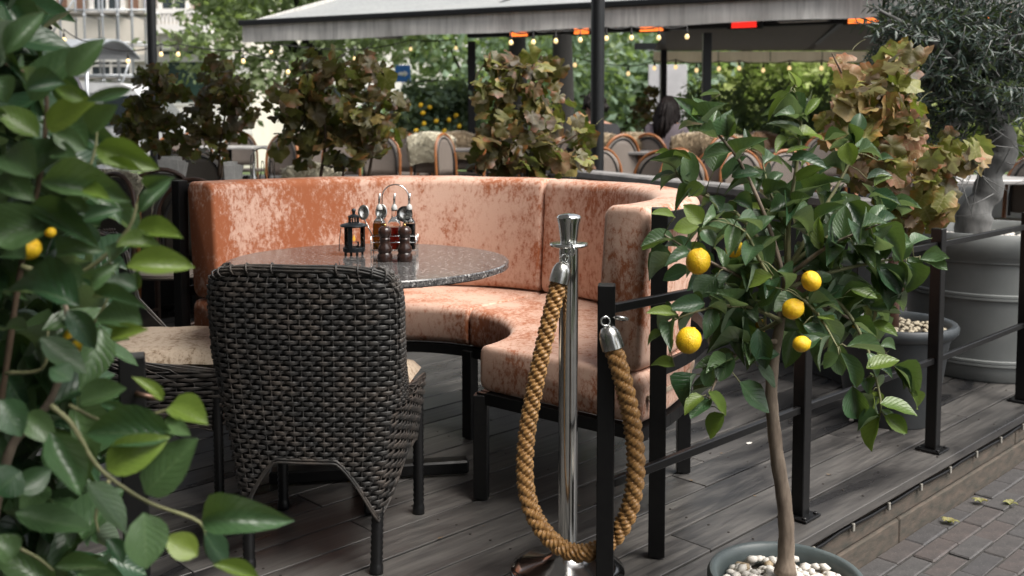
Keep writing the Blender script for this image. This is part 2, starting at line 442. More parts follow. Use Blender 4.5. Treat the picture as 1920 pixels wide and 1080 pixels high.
# ================================================================ curved velvet sofa
SC = Vector((-.42, 3.365, 0))
def velvet(name, dark, light, sheen, bias=0.0, grad=None):
    t = NT(name); oc = t.coords('Object')
    big = t.noise(t.coords('Object', (1, 1, .7)), 5.5, 4, .6)
    st = t.noise(t.coords('Object', (1, 1, .62)), 62, 7, .74, .25)
    fi = t.noise(t.coords('Object', (1, 1, .6)), 220, 3, .6)
    k = t.math('ADD', t.math('ADD', t.math('MULTIPLY', st, .78), t.math('MULTIPLY', big, .60)), t.math('MULTIPLY', fi, .16))
    if grad:
        x = t.sep(oc)[0]
        mr = t.n.new('ShaderNodeMapRange'); t.link(x, mr.inputs[0])
        for i, vv in enumerate(grad): mr.inputs[1 + i].default_value = vv
        k = t.math('ADD', k, mr.outputs[0])
    mask = t.ramp(t.math('ADD', k, bias), [(.62, 1.0), (.69, .78), (.74, .26), (.82, 0.0)])
    base = t.mix(mask, light, dark)
    t.link(base, t.b.inputs['Base Color'])
    t.set(Roughness=.75, Sheen_Weight=sheen, Sheen_Roughness=.35, Sheen_Tint=(1.0, .80, .68, 1), Specular_IOR_Level=.25)
    t.link(t.ramp(mask, [(0, .55), (1, .85)]), t.b.inputs['Roughness'])
    t.bump(t.math('ADD', t.math('MULTIPLY', mask, -.6), fi), .16, .004)
    return t.m
M['velvet'] = velvet('crushed_orange_velvet', (.32, .105, .045), (.58, .385, .30), .26, 0.0, (-.75, .15, -.13, .0))
M['velvet_beige'] = velvet('crushed_beige_velvet', (.17, .115, .07), (.42, .34, .26), .3, .0)
def rr(r0, r1, z0, z1, rad, n=4, skew=0.0):
    """rounded rectangle in (r, z); skew moves the top outwards"""
    pts = []
    for (cx, cz, a0) in ((r1 - rad, z1 - rad, 0), (r0 + rad, z1 - rad, 90), (r0 + rad, z0 + rad, 180), (r1 - rad, z0 + rad, 270)):
        for k in range(n + 1):
            a = R(a0 + 90 * k / n)
            x, z = cx + rad * math.cos(a), cz + rad * math.sin(a)
            pts.append((x + skew * (z - z0) / (z1 - z0), z))
    return pts
def arc_sweep(prof, a0, a1, name, mat, parent, step=3.0, er=.016, puff=.005):
    cx = sum(p[0] for p in prof) / len(prof); cz = sum(p[1] for p in prof) / len(prof)
    angs = []; ins = []
    n = int((a1 - a0) / step)
    rmid = cx
    edge = [(0, 1.0), (.25, .45), (.6, .12), (1, 0)]
    for (q, e) in edge: angs.append(a0 + math.degrees(er * q / rmid)); ins.append(e)
    for k in range(1, n): angs.append(lerp(a0, a1, k / n)); ins.append(0)
    for (q, e) in edge[::-1]: angs.append(a1 - math.degrees(er * q / rmid)); ins.append(e)
    m = len(prof); v = []; f = []
    hr = max(abs(p[0] - cx) for p in prof); hz = max(abs(p[1] - cz) for p in prof)
    for a, e in zip(angs, ins):
        ca, sa = math.cos(R(a)), math.sin(R(a))
        for (r, z) in prof:
            q = 1 - e * er / hr; w = 1 - e * er / hz
            nn = mnoise.noise(Vector((ca * r * 5, sa * r * 5, z * 5))) * puff
            rr_ = cx + (r - cx) * q; zz = cz + (z - cz) * w
            d = Vector((rr_ - cx, zz - cz)).normalized() if e < 1 else Vector((0, 0))
            rr_ += d.x * nn; zz += d.y * nn
            v.append((rr_ * ca, rr_ * sa, zz))
    for i in range(len(angs) - 1):
        for k in range(m):
            k2 = (k + 1) % m
            f.append((i*m + k, (i+1)*m + k, (i+1)*m + k2, i*m + k2))
    f.append(tuple(range(m))); f.append(tuple((len(angs)-1)*m + k for k in range(m))[::-1])
    return MB().add(v, f).build(name, mat, parent, True, 60)
sofa = empty('curved_sofa', SC, label='curved orange crushed velvet booth sofa on a black steel frame', cat='sofa')
RI, RB, RO = .415, .86, 1.045
A0, A1, A2 = -40.5, 52.0, 147.0
for (a, b) in ((A0, A1 - .25), (A1 + .25, A2)):
    arc_sweep(rr(RI, RB + .16, .352, .497, .030), a, b, 'seat_cushion', M['velvet'], sofa)
for (a, b) in ((A0, A1 - .3), (A1 + .3, A2)):
    # the back leans outwards a little and sits on the seat
    arc_sweep(rr(RB, RO - .035, .500, .962, .034, skew=.03), a, b, 'back_cushion', M['velvet'], sofa)
def pol(r, a, z): return Vector((r * math.cos(R(a)), r * math.sin(R(a)), z))
fr = MB()
for (r, z, w) in ((RI + .02, .331, .03), (RO - .04, .331, .03)):
    pts = [pol(r, lerp(A0 + .8, A2 - .8, k / 40), z) for k in range(41)]
    for p, q in zip(pts, pts[1:]): fr.bar(p, q, .035, .035)
for a in (A0 + .8, A1, A2 - .8): fr.bar(pol(RI, a, .329), pol(RO - .02, a, .329), .034, .036)
fr.build('seat_frame', M['black_metal'], sofa)
bf = MB()
pts = [pol(RO + .022, lerp(A0 + .5, A2 - .5, k / 40), .925) for k in range(41)]
for p, q in zip(pts, pts[1:]): bf.bar(p, q, .012, .05)
bf.build('back_rail', M['black_metal'], sofa); bf = MB()
pts = [pol(RO + .022, lerp(A0 + .5, A2 - .5, k / 40), .52) for k in range(41)]
for p, q in zip(pts, pts[1:]): bf.bar(p, q, .012, .04)
bf.build('back_rail', M['black_metal'], sofa)
for a in (A0, A1, A2):
    for r, h in ((RI + .01, .34), (RO + .030, .965)):
        if a == A2 and r < .6: pass
        lm = MB().bbox(-.0225, .0225, -.0225, .0225, .006, h, .002)
        lg = lm.build('leg', M['black_metal'], sofa, M=Matrix.Translation(pol(r, a, 0)) @ Matrix.Rotation(R(a if a != A0 else -8), 4, 'Z'))
        MB().lathe([(.0, 0), (.02, 0), (.02, .01), (.012, .02)], 14).build('foot', M['black_metal'], lg)
for a in (-2, 98): # rear legs between the posts
    lg = MB().bbox(-.0225, .0225, -.0225, .0225, .006, .34, .002).build('leg', M['black_metal'], sofa, M=Matrix.Translation(pol(RO - .04, a, 0)) @ Matrix.Rotation(R(a), 4, 'Z'))
    MB().lathe([(.0, 0), (.02, 0), (.02, .01), (.012, .02)], 14).build('foot', M['black_metal'], lg)
zp = MB()
pts = [pol(RB + .166, lerp(A0 + 1.5, A0 + 40, k / 20), .43) for k in range(21)]
for p, q in zip(pts, pts[1:]): zp.bar(p, q, .006, .012)
z = zp.build('zipper', M['velvet_beige'], sofa)
MB().bbox(-.004, .004, -.006, .006, -.02, .008, .001).build('zip_pull', M['chrome'], z, M=Matrix.Translation(pol(RB + .172, A0 + 2.2, .425)))

# ================================================================ round granite table
TC = Vector((-.475, 3.27, 0)); TR = .465; TZ = .74
t = NT('speckled_granite'); oc = t.coords('Object')
def vor(scale):
    n = t.n.new('ShaderNodeTexVoronoi'); n.inputs['Scale'].default_value = scale; t.link(oc, n.inputs['Vector'])
    return t.sep(n.outputs['Color'])[0]
g = t.ramp(vor(170), [(.0, (.030, .030, .032)), (.35, (.085, .082, .082)), (.7, (.15, .145, .142)), (.93, (.15, .145, .142)), (.96, (.40, .39, .38))], 'CONSTANT')
g = t.mix(.35, g, t.ramp(vor(420), [(0, (.02, .02, .022)), (.5, (.14, .135, .13)), (.9, (.34, .33, .32))], 'CONSTANT'))
t.link(g, t.b.inputs['Base Color']); t.set(Roughness=.13)
table = empty('round_table', TC, label='round speckled granite table on a black pedestal in front of the sofa', cat='table')
MB().lathe([(0, TZ - .024), (TR - .006, TZ - .024), (TR, TZ - .020), (TR, TZ - .004), (TR - .004, TZ), (0, TZ)], 96, capb=False, capt=False).build('tabletop', t.m, table, True, 30)
MB().lathe([(.036, .03), (.036, .68)], 24).build('column', M['black_metal'], table, True, 40)
MB().bbox(-.2, .2, -.2, .2, .68, .714, .004).build('top_plate', M['black_metal'], table)
ft = MB()
for a in (10, 100):
    m4 = Matrix.Rotation(R(a), 4, 'Z'); ft.bbox(-.33, .33, -.03, .03, .008 + (.0 if a == 10 else .001), .052 + (0 if a == 10 else .002), .006, m4)
ft.build('base', M['black_metal'], table)

# ---------------------------------------------------------------- things on the table
t = NT('clear_glass'); t.set(Base_Color=(.95, .97, .96, 1), Roughness=.03, Transmission_Weight=1.0, IOR=1.45); M['glass'] = t.m
t = NT('thin_glass'); tb = t.n.new('ShaderNodeBsdfTransparent'); gb = t.n.new('ShaderNodeBsdfGlossy'); gb.inputs['Roughness'].default_value = .04
fz = t.n.new('ShaderNodeFresnel'); ms = t.n.new('ShaderNodeMixShader'); t.link(fz.outputs[0], ms.inputs[0]); t.link(tb.outputs[0], ms.inputs[1]); t.link(gb.outputs[0], ms.inputs[2]); t.link(ms.outputs[0], t.out.inputs[0]); M['thin_glass'] = t.m
def liquid(name, c, r=.05):
    t = NT(name); t.set(Base_Color=(*c, 1), Roughness=r, Transmission_Weight=.55, IOR=1.35); return t.m
lan = P(664, 478, TZ); lan.z = TZ
lant = empty('candle_lantern', lan, label='small dark metal lantern with glass walls on the granite table', cat='lantern')
DK = plain('slate_metal', (.030, .036, .042), .38, .6, sc=40)
MB().lathe([(0, .012), (.037, .012), (.038, .014), (.038, .026), (.034, .028), (0, .028)], 28, capb=False, capt=False).build('base', DK, lant, True, 40)
for k in range(4):
    a = k * math.pi / 2 + .5
    MB().bbox(-.004, .004, -.004, .004, 0, .013, .001).build('foot', DK, lant, M=Matrix.Translation((.03 * math.cos(a), .03 * math.sin(a), 0)))
for k in range(3):
    a = R(-100 + 120 * k)
    MB().bbox(-.007, .007, -.0015, .0015, .026, .100, .0005).build('upright', DK, lant, M=Matrix.Translation((.036 * math.cos(a), .036 * math.sin(a), 0)) @ Matrix.Rotation(a + math.pi / 2, 4, 'Z'))
MB().lathe([(.0335, .028), (.0335, .098)], 28, capb=False, capt=False).build('glass_wall', M['thin_glass'], lant, True)
MB().lathe([(.034, .096), (.044, .098), (.048, .102), (.044, .106), (.02, .112), (0, .112)], 28, capt=False).build('roof', DK, lant, True, 40)
ch = MB().lathe([(.018, .130), (.020, .131), (.020, .134), (.012, .138), (.005, .141), (.006, .150), (.008, .155), (.005, .160), (0, .161)], 20, capt=False)
for k in range(12):
    a = k * math.pi / 6; ch.box(-.0015, .0015, -.001, .001, .111, .131, Matrix.Translation((.017 * math.cos(a), .017 * math.sin(a), 0)))
ch.build('chimney', DK, lant, True, 40)
MB().tube([(-.04, -.02, .104), (-.046, -.024, .05), (-.047, -.024, .016)], .0014, 6).build('bail_handle', DK, lant, True)
cd = MB().lathe([(.017, .028), (.018, .045), (.012, .047), (0, .047)], 20, capt=False).build('candle_cup', M['thin_glass'], lant, True)
t = NT('candle_flame'); t.set(Base_Color=(1, .5, .05, 1), Emission_Color=(1, .52, .06, 1), Emission_Strength=.2)
MB().lathe([(0, .046), (.004, .050), (.005, .056), (.002, .066), (0, .069)], 10, capb=False, capt=False).build('flame', t.m, lant, True)

# pepper mills
WD = plain('dark_turned_wood', (.045, .022, .016), .22, c2=(.022, .012, .010), sc=14, stretch=(1, 1, .2))
mill_prof = [(0, 0), (.0215, 0), (.0225, .004), (.022, .022), (.0185, .028), (.0215, .034), (.020, .046), (.0155, .054), (.0135, .064), (.0155, .070), (.0165, .073), (.0135, .077), (.018, .085), (.0202, .095), (.018, .106), (.010, .113), (.004, .114)]
for (px, lab) in ((722, 'dark wooden pepper mill on the side of the lantern'), (759, 'dark wooden pepper mill in front of the black vinegar bottle')):
    p = P(px, 490, TZ); e = empty('pepper_mill', (p.x, p.y, TZ), label=lab, cat='pepper mill', group='pepper mills on the granite table')
    e.scale = (1.12, 1.12, 1.02)
    MB().lathe(mill_prof, 28, capt=True).build('body', WD, e, True, 50)
    MB().lathe([(.004, .113), (.0045, .117), (.003, .121), (0, .122)], 14, capt=False).build('finial', plain('brass', (.55, .36, .12), .3, 1.0), e, True)
# wire caddy and what stands in it
cp = P(740, 474, TZ); cad = empty('wire_caddy', (cp.x, cp.y, TZ), label='chrome wire condiment caddy with a tall loop handle on the table', cat='caddy')
def loop(z, w, d): return [(-w, -d, z), (w, -d, z), (w, d, z), (-w, d, z)]
for z in (.012, .040, .062):
    MB().tube(loop(z, .078, .032), .0016, 6, closed=True).build('wire_ring', M['chrome'], cad, True)
wb = MB()
for k in range(7): wb.tube([(-.078 + .026 * k, -.032, .012), (-.078 + .026 * k, .032, .012)], .0014, 5)
for sx in (-1, 1):
    for sy in (-1, 1): wb.tube([(sx * .078, sy * .032, .0), (sx * .078, sy * .032, .064)], .0016, 6)
wb.build('wire_basket', M['chrome'], cad, True)
MB().tube([(-.047, .034, .012)] + [(-.047, .034, .16)] + [(.047 * -math.cos(math.pi * k / 12), .034, .19 + .047 * math.sin(math.pi * k / 12)) for k in range(13)] + [(.047, .034, .16), (.047, .034, .012)], .0022, 8).build('handle', M['chrome'], cad, True)
def bottle(dx, col, lab, fill):
    e = empty('oil_bottle', (cp.x + dx, cp.y + .0, TZ + .0135), label=lab, cat='bottle', group='bottles in the wire caddy')
    def sq(prof, n=5):
        v = []; f = []; m = None
        for (h, z, rnd) in prof:
            ring = []
            for (sx, sy, a0) in ((1, 1, 0), (-1, 1, 90), (-1, -1, 180), (1, -1, 270)):
                for k in range(n):
                    a = R(a0 + 90 * k / (n - 1)); ring.append((sx * (h - rnd) + rnd * math.cos(a), sy * (h - rnd) + rnd * math.sin(a), z))
            v += ring; m = len(ring)
        for i in range(len(prof) - 1):
            for k in range(m): f.append((i*m + k, i*m + (k+1) % m, (i+1)*m + (k+1) % m, (i+1)*m + k))
        f.append(tuple(range(m))[::-1]); f.append(tuple((len(prof)-1)*m + k for k in range(m)))
        return MB().add(v, f)
    sq([(.019, 0, .004), (.021, .002, .005), (.021, .088, .005), (.019, .098, .010), (.011, .110, .0109), (.0095, .128, .0094), (.0105, .132, .0104), (.0105, .138, .0104)]).build('glass', M['glass'], e, True, 40)
    sq([(.018, .003, .004), (.0185, fill, .005)]).build('liquid', col, e, True, 40)
    MB().lathe([(.0095, .134), (.011, .142), (.0095, .150), (.006, .156)], 16).build('stopper', plain('clear_plastic', (.6, .6, .58), .25), e, True, 40)
    MB().tube([(0, 0, .15), (0, 0, .175), (.003, -.002, .195)], [.004, .0042, .0036], 8).build('pourer', M['steel'], e, True)
bottle(-.052, liquid('olive_oil', (.50, .22, .01)), 'square glass bottle of amber oil with a steel pourer in the caddy', .092)
bottle(.000, liquid('chilli_oil', (.45, .03, .01)), 'square glass bottle of red oil with a steel pourer in the caddy', .078)
bottle(.052, plain('dark_vinegar', (.012, .008, .007), .1), 'square glass bottle of black vinegar with a steel pourer in the caddy', .090)
# spoon and tongs standing behind the bottles
for k, (dx, lean, rr_, lab) in enumerate(((-.075, -.10, .020, 'steel spoon leaning behind the amber oil bottle'), (-.06, .0, .021, 'steel spoon standing upright behind the bottles'), (.005, .06, .026, 'round black rimmed steel strainer standing behind the red bottle'))):
    e = empty('serving_spoon' if k < 2 else 'tea_strainer', (cp.x + dx * .8, cp.y + .027, TZ + .0135), label=lab, cat='spoon' if k < 2 else 'strainer')
    hz = .125 if k < 2 else .115
    MB().tube([(0, 0, 0), (lean * .5, 0, hz - .02)], .0025, 6).build('handle', M['steel'], e, True)
    v = MB().lathe([(0, 0), (rr_ * .6, .003), (rr_, .009), (rr_ * .98, .011), (rr_ * .6, .006), (0, .0035)], 22, capb=False, capt=False)
    v.build('bowl', M['steel'], e, True, M=Matrix.Translation((lean * .5 + .0, 0, hz + rr_ - .02)) @ Matrix.Rotation(R(80), 4, 'X') @ Matrix.Scale(1.35 if k < 2 else 1.0, 4, (0, 1, 0)))
    if k == 2: MB().tube([(rr_ * math.cos(a * math.pi / 12), -.011, hz + rr_ - .02 + rr_ * math.sin(a * math.pi / 12)) for a in range(24)], .0025, 6, closed=True).build('rim', M['black_metal'], e, True, M=Matrix.Translation((lean * .5, 0, 0)))
# ================================================================ wicker chairs
t = NT('grey_brown_wicker'); oc = t.coords('Object', (30, 30, 260))
f = t.noise(oc, 1.5, 3, .6); f2 = t.noise(t.coords('Object'), 16, 3)
t.link(t.mix(t.ramp(f2, [(.42, 0.0), (.66, .8)]), t.ramp(f, [(.3, (.018, .018, .018)), (.7, (.056, .053, .050))]), (.080, .066, .056)), t.b.inputs['Base Color'])
t.set(Roughness=.46, Specular_IOR_Level=.4); t.bump(f, .35, .002); M['wicker'] = t.m
M['wicker_leg'] = plain('wrapped_leg', (.007, .007, .0075), .35, sc=40)
def chair_path(z):
    w = interp(z, [.15, .30, .45, .62, .76, .86], [.185, .205, .222, .236, .238, .232])
    zt = .872
    rc = .075
    if z > zt - rc: w -= rc - math.sqrt(max(0, rc * rc - (z - zt + rc) ** 2))
    yb = interp(z, [.15, .30, .45, .65, .86], [-.225, -.235, -.25, -.268, -.285])
    yf = interp(z, [.20, .44, .452, .475, .60, .86], [.215, .225, .20, -.06, -.17, -.225])
    return w, yb, yf
def chair_pt(u, z):
    """u: -1..1 across the back is |u|<.5, the sides wrap forward"""
    w, yb, yf = chair_path(z)
    rc = .06
    s = 1 if u > 0 else -1; a = abs(u)
    bow = .018
    if a <= .5:
        x = a / .5 * (w - .012); q = a / .5
        y = yb - bow * (1 - q * q)
        y += .012 * max(0, (q - .8) / .2) ** 2
    else:
        q = (a - .5) / .5
        x = w - .012 + .012 * min(1, q * 6) + .006 * math.sin(q * 3)
        y = lerp(yb + .012, yf, q)
    return Vector((s * x, y, z))
def chair_zb(u):
    a = abs(u)
    if a <= .5:
        q = a / .5
        return .325 - .175 * max(0, (q - .38) / .62) ** 1.25
    q = (a - .5) / .5
    return interp(q, [0, .18, .5, .85, 1], [.15, .20, .275, .26, .24])
def weave(pt, u0, u1, z0, z1, zb, dz=.0142, du=.090, amp=.0046, ztop=None):
    m = MB(); row = 0; z = z0
    sub = [(-.5, -.9), (-.36, .55), (-.2, -.15), (-.02, .75), (.14, -.05), (.33, .55), (.5, -.9)]
    while z < z1:
        n = int(round((u1 - u0) / du)); S = 12
        ph = .5 * (row % 2)
        prev = None
        for i in range(n * S + 1):
            u = u0 + (u1 - u0) * i / (n * S)
            if zb is not None and z < zb(u): prev = None; continue
            k = ((i / S) + ph) % 1.0
            o = math.sin(math.pi * min(1, k / .74)) if k < .74 else -.9 * math.sin(math.pi * (k - .74) / .26)
            p0 = pt(u, z); pu = pt(min(u + .004, .9999), z) - pt(max(u - .004, -.9999), z); pz = pt(u, z + .004) - pt(u, z - .004)
            nn = pu.cross(pz).normalized(); zz = pz.normalized()
            hh = dz * (.62 + .20 * max(0, o))
            jt = mnoise.noise(Vector((u * 31, z * 90, row))) * .0022
            ring = [p0 + nn * (amp * o * 1.0 + .0016 * b + jt) + zz * (hh * a) for (a, b) in sub]
            b0 = len(m.v); m.v += [tuple(q) for q in ring]
            if prev is not None:
                for j in range(len(sub) - 1): m.f.append((prev + j, b0 + j, b0 + j + 1, prev + j + 1))
            prev = b0
        z += dz; row += 1
    return m
def make_wicker(name, lab, seatcol):
    e = empty(name, label=lab, cat='chair', group='wicker chairs at the round table')
    shell = weave(chair_pt, -.999, .999, .152, .868, chair_zb).build('woven_shell', M['wicker'], e, True)
    shell['kind'] = 'stuff'
    # upright stakes and dark lining behind the weave
    bk = MB(); U = 44; Z = 44
    idx = {}
    for i in range(U + 1):
        for j in range(Z + 1):
            u = -.998 + 1.996 * i / U; zb = chair_zb(u); z = lerp(zb, .848, j / Z)
            p = chair_pt(u, z); p.y += .006 * (1 if abs(u) <= .5 else 0); p.x -= .006 * (math.copysign(1, u) if abs(u) > .45 else 0)
            idx[i, j] = len(bk.v); bk.v.append(tuple(p))
    for i in range(U):
        for j in range(Z): bk.f.append((idx[i, j], idx[i+1, j], idx[i+1, j+1], idx[i, j+1]))
    bk.build('lining', M['wicker_leg'], e, True)
    st = MB()
    for k in range(33):
        u = -.97 + 1.94 * k / 32
        st.tube([chair_pt(u, lerp(chair_zb(u), .85, j / 12)) for j in range(13)], .0022, 5)
    o = st.build('stake', M['wicker'], e, True); o['kind'] = 'stuff'
    # front apron between the front legs
    fp = lambda u, z: Vector((u * .215, .218, z))
    o = weave(lambda u, z: Vector((-u * .215, .222, z)), -.99, .99, .27, .44, None, du=.24).build('woven_apron', M['wicker'], e, True); o['kind'] = 'stuff'
    # rolled rims made of several strands with ties
    rim = MB()
    outline = []
    for k in range(61):
        q = -1 + 2 * k / 60
        outline.append(q)
    top = []
    for k in range(25): # left side up
        z = lerp(.445, .78, k / 24); w, yb, yf = chair_path(z); top.append(Vector((-w, yf, z)))
    for k in range(41):
        a = math.pi * k / 40
        ct = math.cos(a); x = -math.copysign(abs(ct) ** .5, ct) * .232; z = .785 + .078 * abs(math.sin(a)) ** .55
        y = interp(abs(x), [0, .19, .235], [-.300, -.284, -.245])
        top.append(Vector((x, y, z)))
    for k in range(25):
        z = lerp(.78, .445, k / 24); w, yb, yf = chair_path(z); top.append(Vector((w, yf, z)))
    for s in range(7):
        pts = []
        for i, p in enumerate(top):
            a = s * 2 * math.pi / 7 + i * .10
            pts.append(p + Vector((0, math.cos(a) * .009, math.sin(a) * .009 )))
        rim.tube(pts, .0036, 5)
    rim.build('rolled_rim', M['wicker'], e, True)
    for i in range(26, 66, 3):
        p = top[i]; q = (top[i+1] - top[i-1]).normalized(); o = q.orthogonal().normalized(); r2 = q.cross(o)
        ties = MB(); ties.tube([p + (o * math.cos(a * .7854) + r2 * math.sin(a * .7854)) * .0145 + q * (.001 * a) for a in range(8)], .0026, 5, closed=True)
        ties.build('rim_tie', M['wicker'], e, True)
    br = MB()
    for s in range(3):
        br.tube([chair_pt(u, chair_zb(u) + .004) + Vector((0, math.cos(s * 2.1) * .005, math.sin(s * 2.1) * .005)) for u in [(-1 + 2 * k / 80) * .998 for k in range(81)]], .0042, 5)
    br.build('lower_rim', M['wicker'], e, True)
    # seat
    MB().bbox(-.212, .212, -.235, .212, .40, .432, .004).build('seat', M['wicker_leg'], e)
    cu = MB(); n = 22
    def cushion_pt(i, j, top):
        x = -1 + 2 * i / n; y = -1 + 2 * j / n
        ex = 1 - abs(x) ** 7; ey = 1 - abs(y) ** 7
        h = (ex * ey) ** .33 if ex * ey > 0 else 0
        return (x * .210, y * .216 + .008, .470 + (.044 if top else -.037) * h + .003 * mnoise.noise(Vector((x * 3, y * 3, 1))))
    for top_ in (0, 1):
        b0 = len(cu.v)
        for i in range(n + 1):
            for j in range(n + 1): cu.v.append(cushion_pt(i, j, top_))
        for i in range(n):
            for j in range(n):
                q = (b0 + i*(n+1) + j, b0 + (i+1)*(n+1) + j, b0 + (i+1)*(n+1) + j + 1, b0 + i*(n+1) + j + 1)
                cu.f.append(q if top_ else q[::-1])
    cu.build('seat_cushion', seatcol, e, True)
    for sx in (-1, 1):
        for (y0, y1, z1) in ((-.190, -.207, .36), (.205, .205, .40)):
            prof = []
            nz = 46
            for k in range(nz + 1):
                z = k / nz; prof.append((.0155 + (.0012 if k % 2 else -.0012), z))
            b = MB(); pts = []; rs = []
            for (r, z) in prof:
                zz = z * z1; pts.append((sx * lerp(.166 if y0 < 0 else .203, .172 if y0 < 0 else .203, z), lerp(y1, y0, z), zz)); rs.append(r if zz > .02 else .0175)
            b.tube(pts, rs, 12).build('leg', M['wicker_leg'], e, True)
    return e
ch1 = make_wicker('wicker_chair', 'dark wicker chair seen from behind with its back to the rope barrier', M['velvet_beige'])
ch1.scale = (1.045, 1.0, .955); ch1.location = (-.515, 2.79, 0); ch1.rotation_euler = (0, 0, R(-5))
ch2 = copy_tree(ch1)
ch2['label'] = 'dark wicker chair with a beige velvet cushion behind the leafy citrus branches'
ch2.location = (-1.135, 3.24, 0); ch2.rotation_euler = (0, 0, R(-86))

# ================================================================ railing, posts, rings
rail = empty('deck_railing', DO, label='black steel railing with two bars along the deck edge', cat='railing')
posts = [(-.912, .0, R(-7)), (0, 0, DA), (.905, .02, DA), (1.822, .016, DA), (2.74, .016, DA)]
pw = .0205
for (tt, s, a) in posts:
    pm_ = MB().bbox(-pw, pw, -pw, pw, 0, .815, .0025)
    po = link('post', pm_.mesh('post', M['black_metal']), rail)
    po.matrix_local = Matrix.Translation(TS(tt, s) - DO) @ Matrix.Rotation(a, 4, 'Z')
    bp = MB().bbox(-.045, .045, -.045, .045, 0.0015, .0085, .001)
    for sx in (-1, 1):
        for sy in (-1, 1): bp.lathe([(.007, .008), (.007, .013), (.004, .015)], 8, Matrix.Translation((sx * .033, sy * .033, 0)))
    bp.build('base_plate', M['black_metal'], po)
for z in (.755, .333):
    for (a, b) in zip(posts, posts[1:]):
        p = TS(a[0], a[1], z) - DO; q = TS(b[0], b[1], z) - DO; d = (q - p).normalized()
        MB().bar(p + d * .019, q - d * .019, .016, .022, .002).build('rail_bar', M['black_metal'], rail)
def ring_at(c, ax, r, tr, name, parent, mat='steel'):
    ax = Vector(ax).normalized(); o = ax.orthogonal().normalized(); w = ax.cross(o)
    return MB().tube([Vector(c) + (o * math.cos(k * math.pi / 10) + w * math.sin(k * math.pi / 10)) * r for k in range(20)], tr, 8, closed=True).build(name, M[mat], parent, True)
P1 = TS(-.912, 0)
EYE = P1 + Vector((.03, -.022, .738)); 
ring_at(EYE - DO, (.15, .3, 1), .0155, .0042, 'eye_ring', rail)
lp = P(247, 665, .815)
lpost = empty('rope_post', (lp.x, lp.y, 0), R(20), label='lone black steel post with a rusty ring behind the citrus plant', cat='post')
MB().bbox(-pw, pw, -pw, pw, 0, .815, .0025).build('shaft', M['black_metal'], lpost)
MB().bbox(-.045, .045, -.045, .045, .0015, .0085, .001).build('base_plate', M['black_metal'], lpost)
M['rusty'] = plain('rusty_iron', (.16, .10, .075), .45, .8, c2=(.08, .045, .03), sc=50)
ring_at((.022, -.03, .752), (.3, .25, .9), .0165, .0045, 'ring', lpost, 'rusty')

# ================================================================ stanchion and rope
sp = P(1064, 1070, 0); ST = Vector((sp.x, sp.y, 0))
stan = empty('rope_stanchion', ST, label='polished chrome rope stanchion with a flared top beside the railing', cat='stanchion')
MB().lathe([(0, 0), (.150, 0), (.153, .004), (.150, .010), (.125, .018), (.07, .032), (.04, .050), (.032, .062), (0, .062)], 64, capb=False, capt=False).build('base', plain('scuffed_chrome', (.55, .54, .53), .16, 1.0, c2=(.30, .29, .28), sc=9, rvar=.1), stan, True, 50)
MB().lathe([(.0255, .055), (.0255, .872)], 40).build('pole', M['chrome'], stan, True, 40)
MB().lathe([(.0255, .868), (.040, .869), (.0495, .872), (.0515, .876), (.0495, .880), (.040, .882), (.024, .882)], 48).build('collar', M['chrome'], stan, True, 50)
MB().lathe([(.0225, .880), (.0235, .892), (.0285, .930), (.0325, .944), (.0325, .948), (.028, .953), (.012, .957), (0, .958)], 40, capt=False).build('finial', M['chrome'], stan, True, 50)
for k in range(4):
    a = k * math.pi / 2 + .3
    if k == 3: ring_at((.006, -.047, .868), (1, .35, .1), .0135, .003, 'hook_ring', stan, 'chrome')

E1 = D(1052, 487, ST.y - .035); E2 = D(1131, 593, EYE.y - .012)
rope = empty('rope_barrier', (P1.x, P1.y, 0), label='thick golden twisted rope looping from the stanchion down to the railing ring', cat='rope')
ro = Vector((P1.x, P1.y, 0))
cen = catmull([D(1049, 524, ST.y - .040), D(1028, 610, ST.y - .06), D(1004, 720, ST.y - .085), D(986, 830, ST.y - .11), D(987, 920, ST.y - .135), D(1012, 985, ST.y - .17),
               D(1055, 1028, ST.y - .20), D(1102, 1036, ST.y - .235), D(1148, 1010, ST.y - .255), D(1178, 960, ST.y - .265), D(1192, 885, ST.y - .275), D(1186, 800, ST.y - .283), D(1168, 715, EYE.y - .02), D(1148, 646, EYE.y - .012)], 40)
# even spacing
cum = [0]
for a, b in zip(cen, cen[1:]): cum.append(cum[-1] + (b - a).length)
LR = cum[-1]
def rope_at(s):
    s = max(0, min(LR, s)); lo, hi = 0, len(cum) - 1
    while hi - lo > 1:
        m = (lo + hi) // 2
        if cum[m] <= s: lo = m
        else: hi = m
    q = (s - cum[lo]) / max(1e-9, cum[hi] - cum[lo]); return cen[lo].lerp(cen[hi], q)
NS = int(LR / .00115)
t = NT('golden_rope'); oc = t.coords('Object'); f = t.noise(oc, 90, 3)
t.link(t.ramp(f, [(.3, (.19, .088, .022)), (.7, (.40, .215, .070))]), t.b.inputs['Base Color']); t.set(Roughness=.42, Sheen_Weight=.3, Sheen_Tint=(1, .8, .5, 1)); M['rope'] = t.m
fr_ = []
refv = Vector((0, 1, 0))
for i in range(NS + 1):
    s = LR * i / NS; p = rope_at(s); tg = (rope_at(s + .004) - rope_at(s - .004)).normalized()
    refv = (refv - tg * refv.dot(tg)).normalized(); fr_.append((p, tg, refv, tg.cross(refv)))
